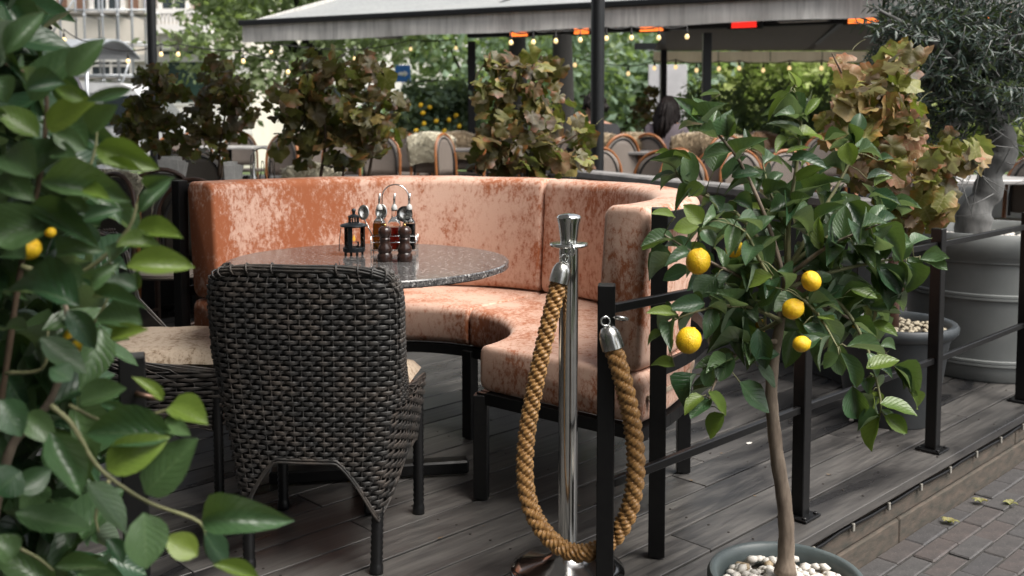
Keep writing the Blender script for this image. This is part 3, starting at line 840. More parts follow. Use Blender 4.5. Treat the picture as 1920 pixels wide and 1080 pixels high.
for k in range(3):
    m = MB(); n = 12; pts = []
    rad = []
    for i in range(NS + 1):
        s = LR * i / NS; p, tg, a, b = fr_[i]
        an = -s / .088 * 2 * math.pi + k * 2 * math.pi / 3
        pts.append(p + (a * math.cos(an) + b * math.sin(an)) * .0108 - ro)
        rad.append(.0112 * (1.0 + .19 * math.sin(s / .0070 * 2 * math.pi)))
    m.tube(pts, rad, n)
    m.build('strand', M['rope'], rope, True)
capp = [(0, .046), (.009, .045), (.017, .040), (.0225, .031), (.0252, .020), (.0262, .004), (.0262, -.010), (.023, -.010)]
for (p, tg, c, rax) in ((fr_[0][0], -fr_[0][1], E1, (.7, 1, .2)), (fr_[-1][0], fr_[-1][1], E2, (1, -.2, .2))):
    Mx = frame(p - ro, tg, (0, 1, .3)) @ Matrix.Rotation(R(90), 4, 'Y')
    o = MB().lathe(capp[::-1], 28, capt=False).build('end_cap', M['steel'], rope, True, 50, M=Mx)
    ring_at((0, 0, .056), (1, .3, 0), .0105, .0026, 'hook', o, 'chrome')
# ================================================================ leaves
def make_leaf(seed, fold, curl, twist, mat, nu=7, nv=4, wave=.03):
    r = random.Random(seed); m = MB(); m.uv = []
    ph = r.random() * 6
    for i in range(nu + 1):
        q = i / nu
        w = (math.sin(math.pi * min(1, (q * .965 + .02)) ** .88)) ** .82 * .5
        if i == 0: w = .025
        if i == nu: w = .012
        x = q; cz = -curl * (q - .15) ** 2 + curl * .02
        for j in range(nv + 1):
            v = j / nv - .5
            y = v * 2 * w; tw = twist * q
            z = cz + abs(v * 2) ** 1.25 * w * fold + wave * math.sin(q * 9 + ph + (2 if v > 0 else 0)) * abs(v * 2) ** 2 * w * 2
            y, z = y * math.cos(tw) - z * math.sin(tw) * .3, z + y * math.sin(tw)
            m.v.append((x, y, z)); m.uv.append((q, j / nv))
    for i in range(nu):
        for j in range(nv):
            a = i * (nv + 1) + j; m.f.append((a, a + nv + 1, a + nv + 2, a + 1))
    return m.mesh('leaf', mat, True)
LEAF = [make_leaf(k, .25 + .12 * (k % 4), [.10, .30, .5, .2, -.12, .38][k % 6], [-.25, .1, .3, 0][k % 4], M['lemon_leaf']) for k in range(8)] + [make_leaf(k + 40, .8 + .2 * k, [.75, -.3, .9, .5][k], [.4, -.5, .2, -.2][k], M['lemon_leaf'], wave=.09) for k in range(4)]
LEAFY = [make_leaf(k + 20, .3 + .12 * (k % 3), [.12, .4, .25][k % 3], [-.2, .2, 0][k % 3], M['lemon_leaf_young']) for k in range(3)]
CAMP = Vector((0, 0, CAMZ))
def put_leaf(parent, org, base, tip, width, rg, up=.85, me=None, tocam=.75, jit=.42):
    d = tip - base; L = d.length
    n = (CAMP - base).normalized() * tocam + Vector((0, 0, up)) + Vector((rg.uniform(-1, 1), rg.uniform(-1, 1), rg.uniform(-1, 1))) * jit
    me = me or LEAF[rg.randrange(len(LEAF))]
    mx = frame(base - org, d, n) @ Matrix.Diagonal((L, width, L, 1))
    return link('leaf', me, parent, mx)
def lemon_mesh(ripe):
    prof = [(0, -.5), (.06, -.485), (.12, -.45), (.26, -.36), (.36, -.2), (.395, 0), (.36, .2), (.26, .36), (.13, .44), (.075, .475), (.05, .5), (0, .505)]
    m = MB().lathe(catmull_profile(prof), 24, capb=False, capt=False)
    m.v = [tuple(Vector(v) * (1 + .012 * mnoise.noise(Vector(v) * 9))) for v in m.v]
    return m.mesh('lemon', ripe, True)
def catmull_profile(p):
    return [(max(0, q.x), q.y) for q in catmull([Vector((a, b, 0)) for a, b in p], 2)]
t = NT('lemon_peel'); vz = t.n.new('ShaderNodeTexVoronoi'); vz.inputs['Scale'].default_value = 26; t.link(t.coords('Object'), vz.inputs['Vector'])
f = t.noise(t.coords('Object'), 3, 3)
t.link(t.ramp(f, [(.35, (.80, .47, .010)), (.7, (.86, .58, .02))]), t.b.inputs['Base Color']); t.set(Roughness=.38, Subsurface_Weight=.05); t.bump(vz.outputs['Distance'], .3, .02)
M['lemon'] = t.m
LEMON = lemon_mesh(M['lemon'])
def put_lemon(parent, org, px, py, Y, rpx, tilt):
    c = D(px, py, Y); s = rpx * 2 * Y / FPX
    o = link('lemon', LEMON, parent); o.matrix_local = Matrix.Translation(c - org) @ Matrix.Rotation(tilt, 4, 'Y') @ Matrix.Rotation(.3, 4, 'X') @ Matrix.Diagonal((s * 1.22, s * 1.22, s * 1.12, 1)); return o
def pot(parent, prof, mat, n=56): return MB().lathe(prof, n, capt=False).build('pot', mat, parent, True, 45)
def pebble_meshes(mat):
    out = []
    for k in range(4):
        bm = bmesh.new(); bmesh.ops.create_icosphere(bm, subdivisions=1, radius=1.0)
        for v in bm.verts: v.co = v.co * (1 + .22 * mnoise.noise(v.co * 1.3 + Vector((k * 7, 0, 0)))); v.co.z *= .72; v.co.x *= 1.2
        me = bpy.data.meshes.new('pebble'); bm.to_mesh(me); bm.free(); me.materials.append(mat)
        me.polygons.foreach_set('use_smooth', [True] * len(me.polygons)); out.append(me)
    return out
PEB = pebble_meshes(M['white_pebble']); PEBT = pebble_meshes(M['tan_pebble'])

# ================================================================ potted lemon tree beside the deck
rg = random.Random(11)
LTC = P(1474, 1072, .13); LTY = LTC.y; ORG = Vector((LTC.x, LTC.y, STREET))
lt = empty('potted_lemon_tree', ORG, label='young lemon tree bearing yellow fruit in a grey pot with white pebbles', cat='lemon tree')
PRM = .13 - STREET
M['pot_teal'] = plain('grey_green_plastic', (.085, .105, .105), .42, c2=(.06, .076, .078), sc=12, rvar=.1)
pot(lt, [(0, 0), (.118, 0), (.122, .006), (.158, PRM - .06), (.162, PRM - .05), (.176, PRM - .045), (.184, PRM - .030), (.184, PRM - .012), (.178, PRM - .002), (.170, PRM), (.163, PRM - .004), (.158, PRM - .02), (.150, PRM - .09), (0, PRM - .095)], M['pot_teal'])
MB().lathe([(0, PRM - .036), (.153, PRM - .046)], 40, capb=False, capt=False).build('soil', M['soil'], lt)
for k in range(250):
    a = rg.uniform(0, 6.283); q = math.sqrt(rg.random()) * .143; sc = rg.uniform(.0085, .0155)
    tan = rg.random() < .14 and q > .09
    o = link('pebble', (PEBT if tan else PEB)[rg.randrange(4)], lt)
    o.matrix_local = Matrix.Translation((q * math.cos(a), q * math.sin(a), PRM - .034 + rg.uniform(0, .018) - q * .05)) @ Matrix.Rotation(rg.uniform(0, 6), 4, 'Z') @ Matrix.Rotation(rg.uniform(-.6, .6), 4, 'X') @ Matrix.Scale(sc, 4)
trunk_px = [(1472, 1075), (1474, 1030), (1474, 985), (1469, 930), (1459, 870), (1452, 810), (1446, 745), (1450, 680), (1462, 610), (1470, 560), (1478, 500)]
tp_ = catmull([D(x, y, LTY + (.0 if y > 700 else .01)) - ORG for x, y in trunk_px], 4)
MB().tube(tp_, [interp(i / (len(tp_) - 1), [0, .04, .1, .3, .6, 1], [.027, .021, .019, .0175, .0145, .008]) * (1 + .05 * math.sin(i * 1.7)) for i in range(len(tp_))], 12).build('trunk', M['bark'], lt, True)
Y0 = LTY
branches = [  # pixel path, depth offset at the end
 ([(1475, 540), (1440, 420), (1385, 300), (1330, 235), (1318, 205)], -.05), ([(1478, 500), (1480, 400), (1495, 300), (1502, 215), (1488, 165)], .02),
 ([(1480, 500), (1540, 400), (1590, 310), (1606, 260)], .06), ([(1470, 560), (1390, 520), (1310, 480), (1245, 440)], -.10), ([(1475, 520), (1380, 400), (1290, 350), (1262, 310)], .06),
 ([(1462, 600), (1400, 575), (1320, 580), (1240, 610)], -.14), ([(1455, 640), (1400, 650), (1350, 700), (1325, 760)], -.08), ([(1475, 540), (1560, 510), (1660, 488), (1725, 482)], .03),
 ([(1470, 570), (1560, 560), (1620, 640), (1650, 745), (1648, 790)], -.06), ([(1472, 560), (1580, 590), (1650, 650), (1690, 710)], .07), ([(1478, 500), (1560, 440), (1640, 410), (1680, 370)], .02),
 ([(1476, 520), (1470, 430), (1440, 350), (1430, 300)], .15), ([(1476, 520), (1540, 470), (1600, 440), (1650, 420)], -.16), ([(1470, 580), (1500, 560), (1540, 600), (1570, 650)], -.18),
 ([(1470, 560), (1430, 500), (1400, 440), (1370, 420)], -.18), ([(1470, 560), (1520, 500), (1530, 420), (1560, 350)], .14), ([(1465, 600), (1420, 620), (1390, 600), (1330, 640)], .12), ([(1468, 590), (1540, 610), (1600, 600), (1640, 590)], .17)]
bpts = []
for k, (pp, off) in enumerate(branches):
    pts = catmull([D(x, y, Y0 + off * i / (len(pp) - 1)) for i, (x, y) in enumerate(pp)], 5); bpts.append(pts)
    MB().tube([p - ORG for p in pts], [lerp(.0062, .0016, i / (len(pts) - 1)) for i in range(len(pts))], 7).build('branch', M['twig'] if k % 3 else M['bark'], lt, True)
Lz = [(415,290,270,155,75),(425,290,500,175,85),(545,370,545,225,115),(500,135,385,140,45),(480,375,365,350,45),(670,440,630,320,40),(665,430,750,455,45),(460,560,510,390,115),(510,600,635,470,110),
 (560,590,700,540,95),(740,560,650,740,85),(870,500,1085,500,85),(920,370,1060,340,95),(905,270,830,220,80),(880,120,745,265,45),(870,130,765,160,35),(910,85,875,10,35),(960,260,1050,140,45),(1065,390,1195,375,70),
 (1235,350,1270,235,80),(1190,400,1215,525,95),(1250,460,1390,435,50),(1040,580,1160,495,75),(740,690,860,620,80),(820,690,1000,680,85),(770,780,885,740,95),(890,760,1000,770,85),(1010,760,1090,860,70),
 (1060,760,1195,885,75),(1030,680,1145,720,70),(570,720,680,760,80),(410,640,300,680,80),(440,690,480,790,85),(400,840,300,740,90),(380,860,240,870,95),(250,810,125,780,50),(250,930,65,950,85),(400,880,470,970,100),
 (330,1000,220,1040,70),(220,470,135,440,45),(240,470,340,480,35),(250,570,115,600,40),(260,580,380,615,45),(1300,600,1440,560,60),(1310,700,1480,690,50),(1260,870,1400,820,110),(1330,900,1400,970,110),
 (1225,960,1340,950,120),(1550,960,1650,900,100),(1540,950,1440,1000,80),(1590,1040,1735,1050,90),(1360,500,1445,480,50),(1340,640,1440,580,50),(1090,1080,1100,970,90),(915,100,905,0,30),(900,260,990,250,60),(870,380,800,440,60),(860,460,990,420,60),(600,820,740,850,90),(480,820,430,800,70)]
Mz = [(240,110,80,160,45),(730,180,550,240,80),(750,160,840,215,75),(790,240,910,380,75),(1020,150,970,40,80),(940,210,1020,170,85),(740,240,650,330,85),(720,450,870,425,70),(880,430,1000,510,75),(960,380,1080,520,70),
 (1080,430,1210,410,55),(1250,130,1385,270,110),(1400,110,1440,275,95),(1470,100,1615,145,75),(1340,110,1440,30,90),(1120,250,1260,290,70),(1180,320,1355,390,90),(1230,420,1360,480,75),(1070,570,1160,750,75),
 (1060,580,980,650,80),(1200,650,1370,600,90),(1130,740,1150,890,110),(1230,770,1260,860,70),(1270,830,1465,880,120),(1290,890,1420,975,70),(1270,880,1205,1070,95),(1420,770,1490,855,70),(560,720,695,880,140),
 (650,640,750,740,130),(510,570,460,720,95),(340,680,260,850,100),(380,740,430,640,75),(400,770,500,890,90),(480,880,385,1000,95),(230,640,105,610,80),(370,790,280,860,70),(240,380,90,360,50),(170,470,75,520,70),
 (170,460,220,570,30),(380,320,200,340,70),(400,340,500,350,60),(440,190,330,290,110),(590,380,420,420,35),(1370,650,1410,750,35),(1100,540,1310,560,60),(1200,700,1210,760,60),(640,600,760,560,80),(860,560,960,480,70)]
young = {12,14,15,16,17,20,31,33,34,35,39,40,42,52,54,56,57}; youngM = {1,15,17,20,22,23,24,25,26,32,33,34,35,36,37,38}
for lst, sx, ox, oy, yg in ((Lz, 2.918, 1180, 130, young), (Mz, 2.7, 1180, 450, youngM)):
    for k, (bx, by, tx, ty, w) in enumerate(lst):
        b0 = Vector((ox + bx / sx, oy + by / sx)); t0 = Vector((ox + tx / sx, oy + ty / sx))
        # the leaf sits on the branch nearest to it in the crown
        best = min((p for pts in bpts for p in pts[6:]), key=lambda p: (D(b0.x, b0.y, p.y) - p).length)
        yy = best.y + rg.uniform(-.03, .01) - .01
        b = D(b0.x, b0.y, yy); tpz = D(t0.x, t0.y, yy + rg.uniform(-.045, .03))
        put_leaf(lt, ORG, b, tpz, w / sx * yy / FPX * rg.uniform(1.12, 1.26), rg, me=LEAFY[rg.randrange(3)] if k in yg else None)
        pet = [best - ORG, best.lerp(b, .5) + Vector((0, 0, .006)) - ORG, b - ORG]
        if (b - best).length < .12: MB().tube(pet, .0012, 5).build('petiole', M['twig'], lt, True)
for pts in bpts:      # smaller leaves along every branch, all round the crown
    n = len(pts)
    for k in range(10):
        i = int(lerp(n * .22, n - 1, (k + rg.random() * .6) / 10)); i = min(i, n - 2)
        b = pts[i]; tg = (pts[i+1] - pts[i-1]).normalized()
        a = rg.uniform(0, 6.283); o = tg.orthogonal().normalized(); w = tg.cross(o)
        d = tg * .6 + (o * math.cos(a) + w * math.sin(a)) * .9 + Vector((0, .25, -.15))
        L = rg.uniform(.052, .09)
        put_leaf(lt, ORG, b, b + d.normalized() * L, L * rg.uniform(.44, .56), rg, up=.8, tocam=.5, me=LEAFY[0] if rg.random() < .08 else None)
for k in range(105):   # inner leaves of the crown
    a = rg.uniform(0, 6.283); q = math.sqrt(rg.random())
    b = D(1485 + 190 * q * math.cos(a), 500 + 165 * q * math.sin(a), Y0 + rg.uniform(-.06, .2))
    d = Vector((rg.uniform(-1, 1), rg.uniform(-.8, .4), rg.uniform(-1, .5))).normalized(); L = rg.uniform(.07, .105)
    put_leaf(lt, ORG, b, b + d * L, L * rg.uniform(.5, .62), rg, up=.7, tocam=.5)
for (px, py, r, dy, tl) in ((1309, 490, 24, -.16, .15), (1377, 466, 17, -.10, .5), (1521, 527, 19, -.19, -.5), (1487, 579, 20, -.17, .9), (1503, 645, 16, -.20, 1.2), (1291, 638, 25, -.18, .35), (1606, 603, 13, .08, .8), (1437, 487, 13, .1, .3), (1425, 612, 13, .1, .2)):
    put_lemon(lt, ORG, px, py, Y0 + dy, r, tl)

# ================================================================ citrus plant on the other side of the opening
rg = random.Random(5)
FY = 1.30; fo = Vector((-.68, 1.26, STREET))
cp_ = empty('citrus_bush', fo, label='large leafy citrus bush with dark glossy leaves crowding over the lone post', cat='citrus bush')
pot(cp_, [(0, 0), (.13, 0), (.135, .006), (.175, .25), (.19, .26), (.19, .29), (.18, .295), (.165, .27), (.15, .22), (0, .215)], M['pot_teal'])
MB().lathe([(0, .25), (.164, .245)], 36, capb=False, capt=False).build('soil', M['soil'], cp_)
stems = [([(-60, 1250), (5, 890), (50, 800), (95, 750), (130, 640), (120, 560)], .07, .008, 'bark'), ([(-60, 1250), (-20, 900), (10, 700), (40, 500), (75, 330), (85, 240), (80, 160), (10, 120)], .08, .0055, 'twig_brown'),
 ([(95, 760), (130, 790), (150, 820), (172, 860), (205, 895), (278, 942), (375, 980), (385, 1030), (405, 1060)], -.04, .0036, 'twig'), ([(40, 500), (120, 520), (185, 490), (240, 430), (258, 380)], .02, .004, 'twig'),
 ([(130, 640), (180, 600), (220, 520)], .05, .003, 'twig'), ([(60, 400), (120, 380), (160, 330), (180, 270), (180, 200)], .06, .003, 'twig'), ([(205, 900), (180, 960), (185, 1000)], .02, .003, 'twig'),
 ([(-30, 1000), (60, 1040), (100, 1070)], .0, .003, 'twig'), ([(130, 760), (200, 790), (290, 775), (320, 765)], -.03, .0026, 'twig'), ([(10, 700), (80, 690), (90, 620)], .03, .003, 'twig')]
spts = []
for (pp, off, r0, mt) in stems:
    pts = catmull([D(x, y, FY + off) for x, y in pp], 5); spts.append(pts)
    MB().tube([p - fo for p in pts], [lerp(r0, r0 * .45, i / (len(pts) - 1)) * (1 + .08 * math.sin(i * 2.3)) for i in range(len(pts))], 8).build('stem', M[mt], cp_, True)
base_pt = [fo - fo + Vector((0, 0, .24)), spts[0][0] - fo]
MB().tube(base_pt, [.016, .012], 8).build('trunk', M['bark'], cp_, True)
N = [(30,300,235,55,110),(385,430,570,215,120),(150,510,370,450,120),(470,560,315,490,80),(265,720,530,560,160),(220,770,-30,600,130),(510,740,650,590,130),(740,500,490,570,60),(300,750,480,830,110),(540,830,870,930,150),
 (230,1030,720,1070,165),(580,930,800,950,60),(200,1000,0,830,190),(830,1060,955,1000,80),(290,870,430,880,110),(-40,440,60,560,120),(40,640,-60,700,120),(100,380,180,400,80),(30,340,100,380,60)]
O = [(150,235,490,420,120),(420,310,610,235,70),(270,310,-30,400,200),(130,500,-20,450,160),(400,740,0,560,230),(410,640,300,540,120),(340,760,490,950,110),(205,900,430,1090,130),(690,360,910,370,110),(640,540,980,510,120),
 (700,270,860,90,70),(590,440,820,400,90),(530,440,610,520,110),(460,610,560,550,90),(690,650,540,610,100),(720,830,480,780,150),(560,900,735,850,75),(140,860,-10,830,90),(350,110,550,190,90),(0,80,150,170,130),(320,210,460,250,70),
 (700,560,680,660,70),(290,480,460,430,90),(470,700,700,690,60),(180,380,60,330,110)]
Q = [(370,290,575,210,110),(750,270,630,160,55),(780,300,950,360,130),(800,440,380,400,170),(490,590,755,440,150),(670,700,900,450,185),(230,420,360,720,150),(400,650,590,880,140),(930,830,1285,800,150),(660,790,680,1050,185),
 (910,985,760,900,110),(490,910,575,1020,70),(940,880,1040,1040,110),(250,1040,500,1060,80),(980,1030,1210,1075,60),(0,270,100,430,130),(110,340,250,450,110),(70,690,240,590,110),(70,790,430,880,130),(460,290,615,330,40),(760,360,870,430,70),(100,600,-30,700,150),(330,180,230,120,90),(60,1000,-30,900,120)]
yN = {3, 4, 5, 9, 11}; yQ = {1, 2, 4, 10, 14}; yO = {8, 9, 11, 16, 18}
for lst, sx, ox, oy, yg, dd in ((N, 3.0, 0, 0, yN, -.01), (O, 2.7, 0, 300, yO, .01), (Q, 2.455, 0, 640, yQ, -.02)):
    for k, (bx, by, tx, ty, w) in enumerate(lst):
        yy = FY + dd + rg.uniform(-.10, -.01)
        b = D(ox + bx / sx, oy + by / sx, yy); tpz = D(ox + tx / sx, oy + ty / sx, yy + rg.uniform(-.03, .03))
        put_leaf(cp_, fo, b, tpz, w / sx * yy / FPX * 1.18, rg, up=.5, tocam=1.1, jit=.4, me=LEAFY[rg.randrange(3)] if k in yg else None)
for k in range(185):     # the shaded inner leaves behind
    px = rg.uniform(-120, 1) if k % 3 == 0 else rg.uniform(-40, 210); py = rg.uniform(40, 1150)
    if px > interp(py, [0, 200, 330, 450, 700, 1100], [60, 120, 200, 230, 190, 190]): px *= .5
    yy = FY + rg.uniform(.05, .30); b = D(px, py, yy)
    d = Vector((rg.uniform(-.6, 1), rg.uniform(-.7, .7), rg.uniform(-.9, .7))).normalized(); L = rg.uniform(.07, .12)
    put_leaf(cp_, fo, b, b + d * L, L * rg.uniform(.42, .54), rg, up=.6, tocam=.6)
lm_ = MB(); lm_.uv = []
for k in range(460):     # the dense inside of the bush
    py = rg.uniform(-20, 1180); px = rg.uniform(-160, interp(py, [0, 150, 330, 450, 600, 700, 1100], [20, 60, 150, 190, 190, 170, 190]))
    b = D(px, py, FY + rg.uniform(.16, .42)) - fo; d = Vector((rg.uniform(-.8, .8), rg.uniform(-.7, .7), rg.uniform(-.9, .7))).normalized(); L = rg.uniform(.07, .12)
    sm = LEAF[k % 8]; mx = frame(b, d, Vector((rg.uniform(-.6, .6), rg.uniform(-1, .2), 1))) @ Matrix.Diagonal((L, L * .48, L, 1))
    lm_.add([v.co[:] for v in sm.vertices], [tuple(p.vertices) for p in sm.polygons], mx); lm_.uv += [(v.co.x, .5 + v.co.y) for v in sm.vertices]
lm_.build('leaf_mass', M['lemon_leaf'], cp_, True)['kind'] = 'stuff'
for (px, py, r, tl) in ((95, 436, 10, 1.2), (55, 466, 22, 1.1), (145, 634, 26, .4)): put_lemon(cp_, fo, px, py, FY + .07, r, tl)

# ================================================================ grapevines
def make_vine_leaf(seed, mat):
    r = random.Random(seed); m = MB(); m.uv = []
    n = 22; m.v.append((0, 0, 0)); m.uv.append((.15, .5))
    out = []
    for k in range(n):
        a = -math.pi * .90 + 2 * math.pi * .90 * k / (n - 1)
        lob = .60 + .24 * abs(math.cos(2.5 * a)) ** .8 + .16 * math.cos(a)
        rad = lob * (1 + (.08 if k % 2 else -.05)) * r.uniform(.93, 1.07)
        out.append((a, rad))
    for ring in (.55, 1.0):
        for (a, rad) in out:
            x = math.cos(a) * rad * ring * .6; y = math.sin(a) * rad * ring * .6
            z = .05 * math.sin(5 * a + seed) * ring * ring + .10 * mnoise.noise(Vector((x * 3, y * 3, seed))) * ring - .12 * ring * ring * abs(math.sin(a * .5)) + .05 * abs(y)
            m.v.append((x, y, z)); m.uv.append((.15 + .85 * (x + .4) / 1.0, .5 + y * .7))
    for k in range(n - 1):
        m.f.append((0, 1 + k, 2 + k)); m.f.append((1 + k, 1 + n + k, 2 + n + k, 2 + k))
    return m.mesh('leaf', mat, True)
VL = [make_vine_leaf(k, M['vine_leaf']) for k in range(6)]; VLG = [make_vine_leaf(k + 20, M['vine_leaf_green']) for k in range(6)]; VLP = [make_vine_leaf(k + 10, M['vine_leaf_pale']) for k in range(6)]
def vine(name, lab, Y, blobs, stempx, base, leaf, pale=.0, seed=1, dep=.22, floor=0.0, group=None):
    r = random.Random(seed); org = Vector((base[0], base[1], floor))
    e = empty(name, org, label=lab, cat='grapevine', group=group)
    for pp in stempx:
        pts = catmull([D(x, y, Y + r.uniform(-.04, .04)) for x, y in pp], 4)
        MB().tube([p - org for p in pts], [lerp(.010, .003, i / (len(pts) - 1)) for i in range(len(pts))], 6).build('stem', M['twig_brown'], e, True)
    for (px, py, rx, ry, n) in blobs:
        for k in range(int(n * 1.15)):
            a = r.uniform(0, 6.283); q = math.sqrt(r.random()) * (1.0 if r.random() < .8 else 1.28)
            x = px + rx * q * math.cos(a); y = py + ry * q * math.sin(a)
            p = D(x, y, Y + r.uniform(-dep, dep))
            dx = Vector((r.uniform(-.7, .7), r.uniform(-.6, .4), r.uniform(-1, .15)))
            nn = Vector((r.uniform(-.8, .8), r.uniform(-1.1, .3), r.uniform(-.2, 1.1)))
            s = leaf * r.uniform(.6, 1.2)
            link('leaf', (VLP if r.random() < pale else (VLG if r.random() < pale * .8 + .12 else VL))[r.randrange(6)], e, frame(p - org, dx, nn) @ Matrix.Diagonal((s, s, s, 1)))
    for k in range(3):   # tendrils
        px, py, rx, ry, n = blobs[r.randrange(len(blobs))]; p = D(px + rx * .8, py - ry * .6, Y)
        pts = [p - org + Vector((.012 * i * .8 + .008 * math.sin(i * 1.1), .008 * math.cos(i), .006 * i + .01 * math.cos(i * .9))) for i in range(9)]
        MB().tube(pts, .0014, 5).build('tendril', M['twig'], e, True)
    return e
def planter(x, y, w, h, lab):
    e = empty('vine_planter', (x, y, 0), R(20), label=lab, cat='planter', group='planters of the grapevines')
    MB().bbox(-w/2, w/2, -w/2, w/2, .01, h, .008).build('box', M['dark_paint'], e)
    rimm = MB()
    for (a, b, c, d) in ((-w/2 - .012, w/2 + .012, -w/2 - .012, -w/2 + .03), (-w/2 - .012, w/2 + .012, w/2 - .03, w/2 + .012)): rimm.bbox(a, b, c, d, h + .001, h + .03, .004)
    rimm.bbox(-w/2 - .012, -w/2 + .03, -w/2 + .031, w/2 - .031, h + .001, h + .03, .004); rimm.bbox(w/2 - .03, w/2 + .012, -w/2 + .031, w/2 - .031, h + .001, h + .03, .004)
    rimm.build('rim', M['grey_paint'], e)
    MB().box(-w/2 + .032, w/2 - .032, -w/2 + .032, w/2 - .032, h + .001, h + .018).build('soil', M['soil'], e)
vspec = [('two', 6.5, [(283, 190, 42, 62, 70), (262, 245, 45, 38, 40), (300, 140, 26, 26, 16), (330, 270, 30, 25, 14)], [[(300, 330), (296, 260), (285, 190), (300, 130)]], 300, .105),
         ('b', 6.3, [(418, 210, 46, 72, 80), (405, 140, 22, 28, 16), (440, 170, 34, 30, 20), (385, 270, 40, 24, 22), (470, 220, 18, 12, 5), (345, 205, 30, 50, 14)], [[(410, 330), (415, 250), (425, 190), (400, 120)]], 412, .105),
         ('c', 5.6, [(630, 190, 100, 72, 110), (600, 125, 45, 34, 22), (690, 140, 45, 35, 24), (560, 210, 52, 60, 40), (650, 270, 90, 45, 60), (735, 225, 28, 50, 16), (540, 265, 25, 25, 8)], [[(600, 340), (610, 260), (600, 180), (590, 110)], [(690, 340), (700, 260), (690, 180), (700, 120)]], 640, .112),
         ('d', 5.2, [(975, 170, 78, 60, 70), (930, 145, 36, 34, 18), (1000, 120, 40, 20, 12), (985, 250, 72, 60, 70), (930, 295, 45, 30, 22), (1030, 290, 50, 32, 22), (1090, 265, 22, 45, 12), (1085, 300, 26, 20, 7), (905, 270, 18, 40, 7)], [[(985, 345), (980, 270), (960, 190), (985, 110)], [(940, 340), (950, 280), (930, 200)], [(1000, 290), (1060, 265), (1100, 240)]], 985, .105)]
vlab = ['brown green grapevine with a dense round crown behind the dark bistro chairs', 'slender grapevine with brown leaves rising beside the sofa end', 'widest grapevine with brown and olive leaves behind the sofa back', 'grapevine with a long side shoot reaching to the black column']
for k, (nm, Y, blobs, st, bx, lf) in enumerate(vspec):
    b = D(bx, 400, Y)
    vine('grapevine', vlab[k], Y, blobs, st + [[(bx, 352), (bx + 4, 320), (bx, 300)]], (b.x, b.y), lf, .06 if k < 3 else .12, 30 + k, floor=.66, group='grapevines between the tables')
    planter(b.x, b.y, .36, .64, ['dark planter box of the round crowned grapevine', 'dark planter box of the slender grapevine beside the sofa end', 'dark planter box of the wide grapevine behind the sofa', 'dark planter box of the grapevine beside the black column'][k])
# pale grapevine in a dark round pot beyond the railing
VB = P(1690, 800, 0) + Vector((.0, .12, 0)); VY = VB.y
M['pot_dark'] = plain('charcoal_pot', (.030, .036, .040), .40, c2=(.05, .055, .06), sc=10, rvar=.12)
vp = vine('potted_grapevine', 'pale pink and green grapevine in a round charcoal pot behind the railing', VY,
     [(1640, 240, 85, 70, 78), (1690, 120, 42, 40, 22), (1610, 170, 45, 40, 22), (1700, 330, 70, 60, 66), (1775, 295, 48, 30, 20), (1660, 180, 50, 50, 24), (1720, 400, 50, 32, 20), (1640, 310, 60, 40, 20), (1760, 350, 26, 22, 7), (1570, 110, 16, 16, 3), (1830, 280, 20, 24, 5)],
     [[(1692, 560), (1690, 450), (1680, 330), (1650, 230), (1690, 100)], [(1690, 450), (1740, 340), (1830, 290)], [(1680, 330), (1610, 200), (1560, 100)]], (VB.x, VB.y), .098, .55, 77, dep=.18)
PH = .40
MB().lathe([(0, 0), (.165, 0), (.17, .006), (.215, PH - .075), (.222, PH - .06), (.222, PH - .052), (.235, PH - .048), (.248, PH - .032), (.250, PH - .014), (.242, PH - .001), (.230, PH), (.218, PH - .006), (.21, PH - .03), (.2, PH - .08), (0, PH - .085)], 64, capt=False).build('pot', M['pot_dark'], vp, True, 45)
MB().lathe([(0, PH - .035), (.212, PH - .038)], 40, capb=False, capt=False).build('soil', M['soil'], vp)
MB().tube([(0, 0, PH - .05), (.004, 0, PH + .08), (-.006, .0, PH + .2), (0, 0, PH + .34)], [.026, .021, .020, .014], 10).build('trunk', plain('red_bark', (.10, .05, .035), .8, sc=30, bump=.4), vp, True)
r = random.Random(3)
PEBC = pebble_meshes(plain('cream_gravel', (.40, .35, .26), .7, c2=(.28, .24, .17), sc=30))
for k in range(260):
    a = r.uniform(0, 6.283); q = math.sqrt(r.random()) * .203
    link('pebble', PEBC[k % 4], vp, Matrix.Translation((q * math.cos(a), q * math.sin(a), PH - .032 + r.uniform(0, .006))) @ Matrix.Rotation(r.uniform(0, 6), 4, 'Z') @ Matrix.Scale(r.uniform(.008, .013), 4))

# ================================================================ olive tree in the big grey pot
OB = Vector((2.32, 4.82, 0)); ol = empty('potted_olive_tree', OB, label='gnarled olive tree in a very large ribbed grey pot behind the railing', cat='olive tree')
M['pot_grey'] = plain('pale_grey_pot', (.215, .225, .220), .5, c2=(.165, .175, .172), sc=5, rvar=.1)
OH = .69
def rib(r, z): return [(r, z - .016), (r + .010, z - .012), (r + .010, z - .002), (r + .003, z), (r + .010, z + .002), (r + .010, z + .012), (r + .001, z + .016)]
MB().lathe([(0, 0), (.33, 0), (.34, .01)] + rib(.345, .09) + rib(.372, .40) + [(.385, OH - .14), (.395, OH - .132), (.395, OH - .12), (.405, OH - .11), (.418, OH - .06), (.416, OH - .02), (.405, OH), (.385, OH), (.372, OH - .02), (.36, OH - .12), (0, OH - .125)], 80, capt=False).build('pot', M['pot_grey'], ol, True, 45)
MB().lathe([(0, OH - .07), (.365, OH - .075)], 40, capb=False, capt=False).build('soil', M['soil'], ol)
